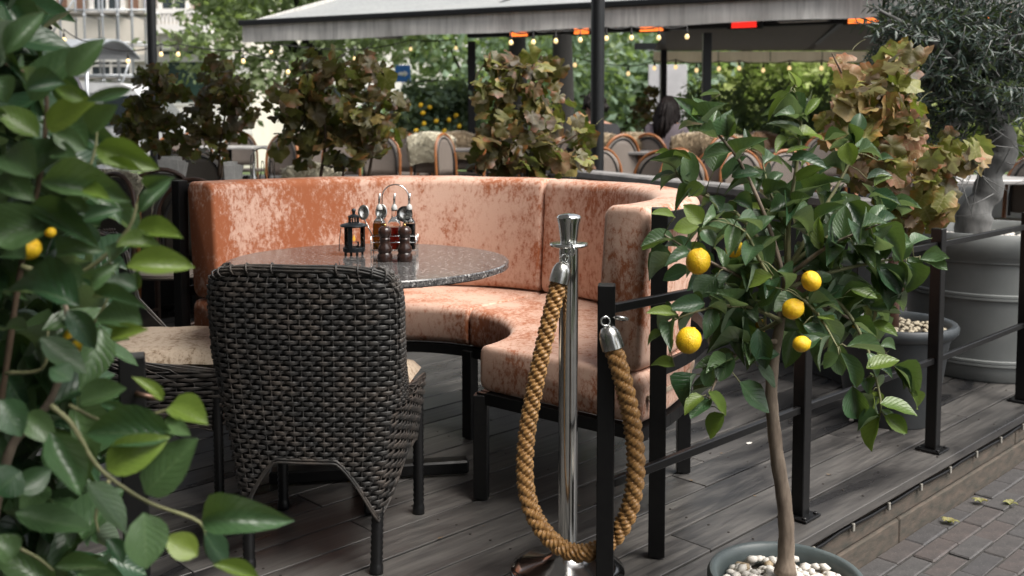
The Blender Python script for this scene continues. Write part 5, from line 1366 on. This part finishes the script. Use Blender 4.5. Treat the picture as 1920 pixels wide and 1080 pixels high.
# ================================================================ far trees and shrubs
def crown_mesh(c, rad, n, size, seed, clumps=50, hollow=.35, sigma=.16):
    r = random.Random(seed); m = MB()
    cl = []
    while len(cl) < clumps:
        p = Vector((r.uniform(-1, 1), r.uniform(-1, 1), r.uniform(-1, 1)))
        if hollow < p.length < 1: cl.append(p)
    for k in range(n):
        p = cl[r.randrange(clumps)] + Vector((r.gauss(0, sigma), r.gauss(0, sigma), r.gauss(0, sigma * .8)))
        q = Vector((c[0] + p.x * rad[0], c[1] + p.y * rad[1], c[2] + p.z * rad[2])); s = size * r.uniform(.6, 1.3)
        d = Vector((r.gauss(0, 1), r.gauss(0, 1), r.gauss(-.3, .7))).normalized(); o = d.orthogonal().normalized(); w = d.cross(o)
        a = r.uniform(0, 6.28); o = o * math.cos(a) + w * math.sin(a); up = d.cross(o)
        b = len(m.v); m.v += [tuple(q - d * s * .5), tuple(q + o * s * .28 + up * s * .08), tuple(q + d * s * .5), tuple(q - o * s * .28 + up * s * .08)]
        m.f.append((b, b+1, b+2, b+3))
    return m
def tree(name, lab, px, Y, cz, rad, n, size, mat, tr, seed, cpx=None, group='trees beyond the terrace', base=STREET):
    p = D(px, 200, Y); org = Vector((p.x, Y, base)); e = empty(name, org, label=lab, cat='tree', group=group)
    cx = (D(cpx, 200, Y).x if cpx is not None else p.x) - org.x
    H = cz - base
    r = random.Random(seed)
    MB().tube(catmull([(0, 0, 0), (.03, 0, H * .35), (cx * .3, .0, H * .7), (cx * .8, 0, H)], 5), [lerp(tr * 1.15, tr * .45, k / 15) for k in range(16)], 12).build('trunk', M['bark_dark'], e, True)
    for k in range(6):
        a = k * 1.05 + r.random(); q = Vector((cx + math.cos(a) * rad[0] * .75, math.sin(a) * rad[1] * .75, H + r.uniform(-.3, .6) * rad[2]))
        s = Vector((cx * .4, 0, H * r.uniform(.55, .75)))
        MB().tube(catmull([s, s.lerp(q, .5) + Vector((0, 0, .15)), q], 4), [lerp(tr * .4, tr * .08, i / 8) for i in range(9)], 6).build('limb', M['bark_dark'], e, True)
    crown_mesh((cx, 0, H), rad, n, size, seed).build('crown', M[mat], e)
tree('street_tree', 'light green leafy tree overhanging between the pale facade and the awning', 612, 17.5, 3.55, (2.3, 1.6, 1.75), 8000, .17, 'far_leaf_a', .26, 1, 545)
tree('street_tree', 'tall tree with a thick dark trunk just left of the column', 1052, 17.0, 5.2, (2.6, 2.0, 1.7), 4500, .2, 'far_leaf_b', .21, 2)
tree('street_tree', 'tall dark trunked tree behind the far grapevine', 968, 18.2, 5.3, (2.4, 2.0, 1.7), 4500, .2, 'far_leaf_b', .20, 3)
for k, (px, Y, cz, rx, rz, mat, lab) in enumerate((
    (880, 33, 3.3, 3.0, 2.9, 'far_leaf_b', 'bluish green park tree between the two dark trunks'), (1020, 36, 3.0, 3.2, 3.0, 'far_leaf_a', 'park tree far behind the heater beam'),
    (1165, 29, 2.6, 2.6, 2.5, 'far_leaf_b', 'bluish green park tree right of the black column'), (1330, 34, 2.7, 3.0, 2.6, 'far_leaf_a', 'park tree behind the white partition'), (1470, 31, 2.4, 2.8, 2.3, 'far_leaf_c', 'yellow green park tree behind the conical shrubs'),
    (1620, 33, 2.8, 3.1, 2.6, 'far_leaf_a', 'park tree behind the pale grapevine'), (1760, 30, 2.4, 2.8, 2.3, 'far_leaf_c', 'yellow green park tree behind the olive tree'), (1930, 31, 2.6, 3.0, 2.6, 'far_leaf_c', 'lime coloured park tree at the far end beyond the olive tree'))):
    tree('park_tree', lab, px, Y, cz, (rx, 2.4, rz), 3600, .36, mat, .2, 40 + k, group='park trees far behind the terrace')
hedge = tag(crown_mesh((6, 40, .6), (26, 1.6, 1.5), 14000, .4, 91, 160, 0, .10).build('park_undergrowth', M['far_leaf_b']), 'continuous green undergrowth of the park behind everything', 'undergrowth', kind='stuff')
def shrub(px, topy, Y, rx, rz, lab, seed, conical=True):
    p = D(px, topy, Y); z0 = .08; e = empty('potted_shrub', (p.x, Y, z0), label=lab, cat='shrub', group='conical shrubs in pots')
    H = p.z - z0; c = H - rz
    MB().lathe([(0, 0), (.17, 0), (.21, .33), (.23, .34), (.23, .38), (.2, .38), (.19, .34), (0, .34)], 24, capt=False).build('pot', M['pot_dark'], e, True, 45)
    MB().tube([(0, 0, .3), (.01, 0, c)], .02, 8).build('stem', M['bark_dark'], e, True)
    m = crown_mesh((0, 0, c), (rx, rx, rz), 1500, .07, seed, 30, .2, .2)
    if conical: m.v = [((x * (1.35 - .75 * (z - c + rz) / (2 * rz))), y * (1.35 - .75 * (z - c + rz) / (2 * rz)), z) for x, y, z in m.v]
    m.build('crown', M['far_leaf_b'], e)
for k, (px, ty, Y) in enumerate(((1322, 128, 14.6), (1395, 138, 14.2), (1462, 142, 13.8), (1535, 140, 13.6), (1600, 150, 13.4))):
    shrub(px, ty, Y, .34, .55, 'dark conical evergreen in a pot ' + ['next to the white screen', 'second from the white screen', 'third from the white screen', 'fourth from the white screen', 'farthest from the white screen'][k], 60 + k)
# autumn coloured vine next to the woman
p = D(1205, 300, 12.2)
vine('grapevine', 'small yellow brown grapevine standing beyond the seated woman', 12.2, [(1208, 215, 24, 34, 60), (1222, 180, 14, 18, 16)], [[(1208, 300), (1208, 230), (1220, 175)]], (p.x, 12.2), .10, .25, 90, floor=.72)
planter(p.x, 12.2, .4, .69, 'dark planter box of the small yellow grapevine')
# lemon shrub in the middle distance
p = D(820, 300, 11.4); e = empty('lemon_shrub', (p.x, 11.4, .08), label='dense dark green lemon shrub dotted with yellow fruit behind the sheepskin chair', cat='lemon shrub')
MB().lathe([(0, 0), (.2, 0), (.26, .38), (.28, .39), (.28, .43), (.25, .43), (.24, .40), (0, .40)], 28, capt=False).build('pot', M['pot_dark'], e, True, 45)
MB().tube([(0, 0, .38), (.01, 0, .95)], .025, 8).build('trunk', M['bark_dark'], e, True)
o = crown_mesh((0, 0, 1.20), (.46, .4, .40), 3600, .10, 70, 46, .2, .17).build('crown', M['far_leaf_b'], e)
for (x, y) in ((793, 212), (789, 197), (765, 197), (818, 227), (795, 232), (833, 246), (855, 217), (861, 237), (806, 201), (842, 225), (780, 245)):
    c = D(x, y, 11.4 - .36) - Vector((p.x, 11.4, .08)); link('lemon', LEMON, e, Matrix.Translation(c) @ Matrix.Rotation(x, 4, 'Y') @ Matrix.Scale(.062, 4))

# ================================================================ facades, scaffold, kiosk, van, sign
CREAM = plain('cream_stucco', (.76, .72, .64), .9, c2=(.68, .63, .55), sc=1.2); WHITE = plain('white_stucco', (.80, .78, .74), .9, c2=(.74, .71, .67), sc=2)
t = NT('window_glass'); t.set(Base_Color=(.03, .04, .045, 1), Roughness=.08); GLZ = t.m
SHUT = plain('terracotta_shutter', (.24, .13, .085), .8, sc=5); GREEN = plain('dark_green_paint', (.015, .045, .03), .45, sc=5)
bY = 30.0; bx0, bx1 = D(-260, 0, bY).x, D(470, 0, bY).x
bo_ = Vector((bx0, bY, STREET)); bld = empty('pale_house', bo_, label='pale cream house with balcony and scaffolding on the far side of the road', cat='building')
BH = 10.5
MB().box(0, bx1 - bx0, 0, 9, 0, BH).build('wall', CREAM, bld)
MB().bar((-.1, -.1, BH), (bx1 - bx0 + .1, -.1, BH), .6, .35).build('cornice', WHITE, bld)
for z in (3.35, 6.6): MB().bar((-.02, -.06, z), (bx1 - bx0 + .02, -.06, z), .14, .22).build('string_course', WHITE, bld)
for k in range(7): MB().box(0, bx1 - bx0, -.03, -.001, .25 + k * .42, .62 + k * .42).build('rustication', WHITE, bld)
def bwin(px0, px1, py0, py1, shutter=False, door=False):
    a, b = D(px0, py1, bY) - bo_, D(px1, py0, bY) - bo_
    f = MB()
    for (x0, x1, z0, z1) in ((a.x - .12, a.x, a.z, b.z + .14), (b.x, b.x + .12, a.z, b.z + .14), (a.x, b.x, b.z, b.z + .14)): f.box(x0, x1, -.12, -.035, z0, z1)
    w = f.build('door' if door else 'window', WHITE if not door else GREEN, bld)
    MB().box(a.x, b.x, -.06, -.034, a.z, b.z).build('pane', GLZ if not door else GREEN, w)
    if not door:
        mu = MB(); mx = (a.x + b.x) / 2; mu.box(mx - .035, mx + .035, -.09, -.061, a.z, b.z); mu.box(a.x, b.x, -.088, -.061, lerp(a.z, b.z, .62) - .03, lerp(a.z, b.z, .62) + .03); mu.build('mullion', WHITE, w)
        MB().box(a.x - .18, b.x + .18, -.22, -.034, a.z - .1, a.z - .001).build('sill', WHITE, w)
    if shutter:
        for x0 in (a.x - .62, b.x + .14): MB().box(x0 + .1, x0 + .38, -.10, -.036, a.z, b.z).build('shutter', SHUT, w)
for a in ((-150, -95, -60, 25), (40, 92, -75, 14), (178, 226, -75, 18), (306, 348, -75, 26), (410, 450, -75, 26)): bwin(*a, shutter=True)
for a in ((-150, -80, 85, 160), (40, 100, 92, 150), (175, 245, 108, 148)): bwin(*a)
bwin(318, 380, 106, 190, door=True)
a, b = D(300, 62, bY) - bo_, D(412, 24, bY) - bo_
bal = MB().box(a.x, b.x, -1.1, -.035, a.z - .10, a.z + .16).build('balcony', WHITE, bld)
MB().box(a.x, b.x, -1.1, -.95, b.z - .14, b.z).build('handrail', WHITE, bal)
for k in range(15):
    x = lerp(a.x + .1, b.x - .1, k / 14)
    MB().lathe([(.05, a.z + .16), (.03, a.z + .2), (.065, a.z + .28), (.035, b.z - .2), (.05, b.z - .14)], 8, Matrix.Translation((x, -1.02, 0))).build('baluster', WHITE, bal, True)
for x in (a.x + .3, b.x - .4): MB().box(x, x + .25, -.8, -.04, a.z - .55, a.z - .101).build('corbel', WHITE, bal)
# second facade behind the trees
c0 = D(560, 0, 44); b2 = empty('white_house', (c0.x, 44, STREET), label='white house glimpsed between the trees behind the awning', cat='building')
W2_ = D(900, 0, 44).x - c0.x
MB().box(0, W2_, 0, 8, 0, 11).build('wall', WHITE, b2); MB().bar((-.1, -.1, 11), (W2_ + .1, -.1, 11), .6, .4).build('cornice', CREAM, b2)
for i in range(3):
    for j in range(2):
        x = .9 + i * 1.9; z = 1.3 + j * 3.3
        w = MB().box(x, x + .95, -.05, -.001, z, z + 1.7).build('window', GLZ, b2); MB().box(x - .1, x + 1.05, -.12, -.002, z - .14, z - .002).build('sill', CREAM, w)
# scaffold
TUBE = plain('galvanised_tube', (.42, .44, .46), .4, .7, sc=20); sY = 27.9; so = D(60, 200, sY); so.z = STREET
sca = empty('scaffold', so, label='grey tube scaffold standing before the pale house', cat='scaffold')
xs = [D(x, 200, sY).x - so.x for x in (62, 118, 163, 197, 226, 252)]
for dy in (0, 1.0):
    for x in xs: MB().tube([(x, dy, 0), (x, dy, 8.2)], .03, 7).build('standard', TUBE, sca, True)
    for z in (1.55, 2.75, 3.65, 4.55, 5.6, 7.4): MB().tube([(xs[0] - .4, dy, z), (xs[-1] + .4, dy, z)], .026, 7).build('ledger', TUBE, sca, True)
for x in xs:
    for z in (2.6, 4.4, 7.3): MB().tube([(x, -.1, z), (x, 1.1, z)], .026, 7).build('transom', TUBE, sca, True)
for (x0, z0, x1, z1) in ((xs[0], 3.0, xs[2], 5.2), (xs[1], 4.6, xs[3], 7.2), (xs[3], 1.0, xs[5], 3.4)): MB().tube([(x0, -.05, z0), (x1, -.05, z1)], .026, 7).build('brace', TUBE, sca, True)
for z in (2.65, 4.45): MB().box(xs[0] - .3, xs[-1] + .3, .1, .9, z, z + .05).build('platform', plain('scaffold_board', (.30, .28, .25), .9), sca)
# kiosk with a shallow roof
kY = 19.8; ko = D(118, 200, kY); ko.z = .08; kio = empty('kiosk', ko, label='low grey kiosk with a shallow roof and a brown fascia behind the citrus bush', cat='kiosk')
MB().box(-.9, .15, 0, 1.6, 0, 1.75).build('wall', plain('kiosk_grey', (.22, .23, .24), .7), kio)
rf = sheet(lambda u, v: Vector((lerp(-1.3, .85, u), lerp(-.5, 1.9, v), 2.55 + .28 * math.sin(v * math.pi))), 4, 8).build('roof', plain('kiosk_roof', (.26, .28, .30), .5), kio, True); rf.modifiers.new('thickness', 'SOLIDIFY').thickness = .06
MB().box(-1.25, .8, -.48, -.42, 2.38, 2.53).build('gutter', TUBE, kio)
MB().box(-.9, .12, -.1, -.02, 1.80, 2.08).build('fascia', plain('brown_fascia', (.10, .035, .028), .6), kio)
for x in (-1.1, .62): MB().tube([(x, -.3, 0), (x, -.3, 2.5)], .04, 8).build('pillar', TUBE, kio, True)
# van on the road
van = empty('delivery_van', Vector((D(205, 200, 23.2).x, 23.2, STREET + .005)), label='white delivery van parked on the road beyond the kiosk', cat='van')
WP = plain('white_van_paint', (.70, .71, .72), .25, sc=3)
def prism(prof, y0, y1):
    n = len(prof); return MB().add([(x, y0, z) for x, z in prof] + [(x, y1, z) for x, z in prof], [tuple(range(n)), tuple(range(2*n - 1, n - 1, -1))] + [(i, i + n, (i+1) % n + n, (i+1) % n) for i in range(n)])
prism([(-1.9, .35), (2.3, .35), (2.35, .9), (2.1, 1.2), (1.55, 1.35), (.95, 2.15), (.6, 2.3), (-1.85, 2.35), (-1.95, 1.4)], -.95, .95).build('body', WP, van)
prism([(1.5, 1.36), (1.0, 2.02), (.2, 2.02), (.2, 1.36)], -.965, -.951).build('side_window', GLZ, van)
MB().add([(1.58, -.82, 1.36), (1.58, .82, 1.36), (1.03, .75, 2.08), (1.03, -.75, 2.08)], [(0, 1, 2, 3)]).build('windscreen', GLZ, van, M=Matrix.Translation((.02, 0, .02)))
for sy in (-.6, .6): MB().box(2.30, 2.37, sy - .18, sy + .18, .85, 1.05).build('headlight', M['napkin'], van)
for x in (-1.2, 1.5):
    for sy in (-.9, .9):
        w = MB().lathe([(.0, -.1), (.33, -.1), (.35, -.07), (.35, .07), (.33, .1), (0, .1)], 24, capb=False, capt=False).build('wheel', M['black_band'], van, True, 40, M=Matrix.Translation((x, sy, .345)) @ Matrix.Rotation(R(90), 4, 'X'))
        MB().lathe([(0, -.106), (.2, -.106), (.21, -.1), (.21, .1), (.2, .106), (0, .106)], 18, capb=False, capt=False).build('rim', M['steel'], w, True, 40)
# blue sign
sg = D(755, 138, 20.5); e = empty('street_sign', (sg.x, 20.5, STREET), label='small square blue street sign with a white emblem behind the lemon shrub', cat='sign')
zc = sg.z - STREET; BLUE = plain('sign_blue', (.035, .15, .42), .45)
MB().tube([(.0, .03, 0), (.0, .03, zc + .2)], .025, 8).build('pole', M['steel'], e, True)
MB().bbox(-.16, .16, -.01, .01, zc - .17, zc + .17, .004).build('panel', BLUE, e, M=Matrix.Rotation(R(-8), 4, 'Y') if False else None)
prism([(-.11, -.015), (-.07, .03), (.03, .035), (.04, .06), (.12, .0), (.04, -.06), (.03, -.035), (-.07, -.035)], -.013, -.0105).build('emblem', M['napkin'], e, M=Matrix.Translation((0, 0, zc)))
# white screen wall on the far terrace edge
wp = D(1215, 200, 17.2); e = empty('white_screen', (wp.x, 17.2, .08), label='white screen panel in two leaves behind the seated woman', cat='screen')
for (x0, x1) in ((0, .20), (.28, .66)): MB().bbox(x0, x1, -.03, .03, 0, 2.12, .005).build('leaf', plain('white_panel', (.62, .61, .62), .6, sc=3), e)
MB().bbox(.205, .275, -.05, .05, 0, 2.2, .005).build('mullion', M['dark_paint'], e)

# ================================================================ people
def skin_mesh(name, joints, edges, mat, parent, root=0, sub=2):
    me = bpy.data.meshes.new(name); names = list(joints)
    me.from_pydata([joints[k][0] for k in names], [(names.index(a), names.index(b)) for a, b in edges], [])
    me.materials.append(mat); o = link(name, me, parent)
    o.modifiers.new('skin', 'SKIN'); sv = me.skin_vertices[0].data
    for i, k in enumerate(names):
        r = joints[k][1]; sv[i].radius = (r, r) if not isinstance(r, tuple) else r
        sv[i].use_root = (i == root)
    o.modifiers['skin'].use_smooth_shade = True
    s = o.modifiers.new('sub', 'SUBSURF'); s.levels = sub; s.render_levels = sub
    return o
def person(lab, loc, rz, J, shirt, trousers, hair, long_hair=False, sleeves=True):
    e = empty('person', loc, rz, label=lab, cat='person')
    B = dict(J); E = []
    for a, b in (('pelvis', 'waist'), ('waist', 'chest'), ('chest', 'neck'), ('neck', 'jaw'), ('jaw', 'skull'), ('skull', 'crown'), ('skull', 'nose')): E.append((a, b))
    for s in 'lr':
        for a, b in (('chest', 'sh'), ('sh', 'el'), ('el', 'wr'), ('wr', 'palm'), ('pelvis', 'hip'), ('hip', 'kn'), ('kn', 'an'), ('an', 'toe')):
            aa = a if a in ('chest', 'pelvis') else a + s; E.append((aa, b + s))
        pm, wr = Vector(J['palm' + s][0]), Vector(J['wr' + s][0]); d = (pm - wr).normalized(); o = d.orthogonal().normalized(); w = d.cross(o)
        for f in range(4):
            b0 = pm + o * (-.024 + .016 * f) + d * .03; L = (.055, .068, .072, .058)[f]
            B['f%d%sa' % (f, s)] = (tuple(b0), .009); B['f%d%sb' % (f, s)] = (tuple(b0 + d * L * .55 + w * .008), .008); B['f%d%sc' % (f, s)] = (tuple(b0 + d * L * .9 + w * .028), .0065)
            E += [('palm' + s, 'f%d%sa' % (f, s)), ('f%d%sa' % (f, s), 'f%d%sb' % (f, s)), ('f%d%sb' % (f, s), 'f%d%sc' % (f, s))]
        b0 = wr.lerp(pm, .5) + o * -.03; B['t%sa' % s] = (tuple(b0), .011); B['t%sb' % s] = (tuple(b0 + d * .035 - o * .016), .0095); E += [('wr' + s, 't%sa' % s), ('t%sa' % s, 't%sb' % s)]
    skin_mesh('body', B, E, M['skin'], e)
    up = {k: (J[k][0], J[k][1] * 1.14 if not isinstance(J[k][1], tuple) else tuple(x * 1.14 for x in J[k][1])) for k in ('pelvis', 'waist', 'chest', 'shl', 'shr', 'ell', 'elr', 'hipl', 'hipr')}
    for s in 'lr':
        up['cuff' + s] = (tuple(Vector(J['el' + s][0]).lerp(Vector(J['wr' + s][0]), .8 if sleeves else .15)), J['wr' + s][1] * 1.35)
    up['collar'] = (tuple(Vector(J['chest'][0]).lerp(Vector(J['neck'][0]), .75)), J['neck'][1] * 1.25)
    skin_mesh('shirt', up, [('pelvis', 'waist'), ('waist', 'chest'), ('chest', 'collar'), ('chest', 'shl'), ('chest', 'shr'), ('shl', 'ell'), ('shr', 'elr'), ('ell', 'cuffl'), ('elr', 'cuffr')] , shirt, e) if False else skin_mesh('shirt', {k: v for k, v in up.items() if not k.startswith('hip')}, [('pelvis', 'waist'), ('waist', 'chest'), ('chest', 'collar'), ('chest', 'shl'), ('chest', 'shr'), ('shl', 'ell'), ('shr', 'elr'), ('ell', 'cuffl'), ('elr', 'cuffr')], shirt, e)
    lo = {'pelvis': (J['pelvis'][0], J['pelvis'][1] * 1.2)}; le = []
    for s in 'lr':
        for k in ('hip', 'kn', 'an'): lo[k + s] = (J[k + s][0], J[k + s][1] * 1.16)
        le += [('pelvis', 'hip' + s), ('hip' + s, 'kn' + s), ('kn' + s, 'an' + s)]
        t0, a0 = Vector(J['toe' + s][0]), Vector(J['an' + s][0])
        skin_mesh('shoe', {'a': (tuple(a0 + Vector((0, 0, -.03))), .045), 'b': (tuple(a0.lerp(t0, .5) + Vector((0, 0, -.01))), .042), 'c': (tuple(t0), .034)}, [('a', 'b'), ('b', 'c')], M['black_band'], e)
    skin_mesh('trousers', lo, le, trousers, e)
    sk = Vector(J['skull'][0]); ns = (Vector(J['nose'][0]) - sk); ns.z = 0; fd = ns.normalized(); sd_ = Vector((-fd.y, fd.x, 0))
    for s in (-1, 1):
        MB().lathe([(0, -.011), (.008, -.007), (.011, 0), (.008, .007), (0, .011)], 12, capb=False, capt=False).build('eye', plain('eye', (.5, .48, .46), .2, c2=(.02, .015, .01)), e, True, M=Matrix.Translation(sk + fd * .083 + sd_ * s * .031 + Vector((0, 0, .012))))
        MB().tube([sk + sd_ * s * .082 + Vector((0, 0, .02)), sk + sd_ * s * .094 + Vector((0, 0, .0)) - fd * .008, sk + sd_ * s * .084 + Vector((0, 0, -.03))], [.011, .014, .009], 8).build('ear', M['skin'], e, True)
    MB().tube([sk + fd * .078 + sd_ * -.024 + Vector((0, 0, -.062)), sk + fd * .088 + Vector((0, 0, -.064)), sk + fd * .078 + sd_ * .024 + Vector((0, 0, -.062))], [.004, .0065, .004], 8).build('mouth', plain('lips', (.25, .08, .07), .5), e, True)
    hm = MB(); r = random.Random(4)
    for i in range(420 if long_hair else 300):
        th = r.uniform(0, 6.283); ph = math.acos(r.uniform(.0, 1.0)); d = Vector((math.cos(th) * math.sin(ph), math.sin(th) * math.sin(ph), math.cos(ph)))
        if d.dot(fd) > .35 and d.z < .62: continue
        p = sk + Vector((d.x * .088, d.y * .095, .015 + d.z * .105)); dn = Vector((0, 0, -1)) - fd * .25
        L = r.uniform(.22, .34) if long_hair else r.uniform(.04, .07)
        pts = [p, p + d * .016 + dn * L * .3 * (1 - d.z * .5), p + d * .02 + dn * L * .65 - fd * .01 + Vector((r.gauss(0, .01), r.gauss(0, .01), 0)), p + d * .008 + dn * L - fd * .015]
        hm.tube(pts, [.012, .014, .012, .004], 5)
    hm.build('hair', hair, e, True)
    return e
def sit_joints(lean=.0, look=(0, 1), arm=0.0):
    lx, ly = look
    J = {'pelvis': ((0, 0, .54), .125), 'waist': ((0, .02 + lean * .3, .72), .115), 'chest': ((0, .05 + lean, .94), .13), 'neck': ((0, .07 + lean * 1.2, 1.07), .05), 'jaw': ((lx * .02, .09 + lean * 1.3 + ly * .01, 1.13), .062), 'skull': ((0, .09 + lean * 1.35, 1.20), .088), 'crown': ((0, .09 + lean * 1.35, 1.265), .062), 'nose': ((lx * .105, .09 + lean * 1.35 + ly * .105, 1.18), .013)}
    for s, g in (('l', -1), ('r', 1)):
        J.update({'sh' + s: ((g * .17, .05 + lean, 1.0), .06), 'el' + s: ((g * .23, .16 + lean, .80), .043), 'wr' + s: ((g * .13, .36 + lean, .80 + arm), .03), 'palm' + s: ((g * .10, .43 + lean, .80 + arm), .028),
                  'hip' + s: ((g * .10, .04, .52), .09), 'kn' + s: ((g * .12, .44, .50), .062), 'an' + s: ((g * .12, .42, .09), .04), 'toe' + s: ((g * .13, .56, .035), .03)})
    return J
stand = {'pelvis': ((0, 0, .93), .125), 'waist': ((0, .0, 1.08), .115), 'chest': ((0, .0, 1.32), .14), 'neck': ((0, .02, 1.47), .055), 'jaw': ((0, .06, 1.54), .064), 'skull': ((0, .06, 1.61), .09), 'crown': ((0, .05, 1.68), .064), 'nose': ((0, .17, 1.585), .013)}
for s, g in (('l', -1), ('r', 1)):
    stand.update({'sh' + s: ((g * .19, .0, 1.40), .062), 'el' + s: ((g * .25, .04, 1.13), .045), 'wr' + s: ((g * .17, .27, 1.06), .031), 'palm' + s: ((g * .14, .34, 1.06), .029), 'hip' + s: ((g * .10, 0, .88), .092), 'kn' + s: ((g * .11, .03, .49), .06), 'an' + s: ((g * .11, -.01, .09), .04), 'toe' + s: ((g * .13, .13, .035), .03)})
LAV = plain('pale_lavender_cloth', (.44, .41, .45), .85, c2=(.36, .34, .38), sc=9); MAUVE = plain('grey_mauve_knit', (.15, .125, .14), .9, sc=14); NAVY = plain('black_cloth', (.012, .012, .014), .9, sc=14)
pp = D(30, 200, 4.0); person('person in a pale open collar shirt standing behind the citrus bush', (pp.x, 4.0, -.03), R(215), stand, LAV, NAVY, M['hair'])
pp = D(1238, 200, 9.55); person('seated person with long dark hair and a grey mauve top', (pp.x, 9.55, .14), R(-38), sit_joints(.06), MAUVE, NAVY, M['hair'], True)
ch = chair_at(proto, 1238, 250, 9.6, -38, 'rattan bistro chair on which the long haired person sits', .08)
pp = D(1140, 200, 9.0); person('seated person in black half hidden by the black column', (pp.x, 9.0, .14), R(30), sit_joints(.10), NAVY, NAVY, M['hair'])
ch = chair_at(proto, 1140, 250, 9.02, 30, 'rattan bistro chair of the person in black behind the column', .08)

# ================================================================ unseen houses added to block sky light, behind and left of the camera
ob = empty('added_shade_house', (-9.5, -7.5, STREET), label='unseen grey brick house added behind the viewpoint to block low sky light', cat='building')
MB().box(-12, 12.5, -8, 0, 0, 12).build('wall', plain('grey_brick', (.26, .24, .22), .9, sc=5), ob)
for i in range(8):
    for j in range(3):
        w = MB().box(-10.6 + i * 3, -9.3 + i * 3, .001, .05, 1.0 + j * 3.6, 3.1 + j * 3.6).build('window', GLZ, ob)
        MB().box(-10.75 + i * 3, -9.15 + i * 3, .002, .14, .85 + j * 3.6, .998 + j * 3.6).build('sill', M['concrete'], w)

rw = empty('added_left_shade_house', (-8.6, 0, STREET), label='unseen dark house added beside the terrace to shade its left side', cat='building')  # dark block out of view, put in to keep light off the left side
MB().box(-7, 0, -7, 7.6, 0, 7.2).build('wall', plain('left_shade_wall', (.10, .095, .09), .85, sc=4), rw)
for k in range(5): MB().box(.001, .05, -6 + k * 2.6, -4.4 + k * 2.6, .5, 2.6).build('window', GLZ, rw)
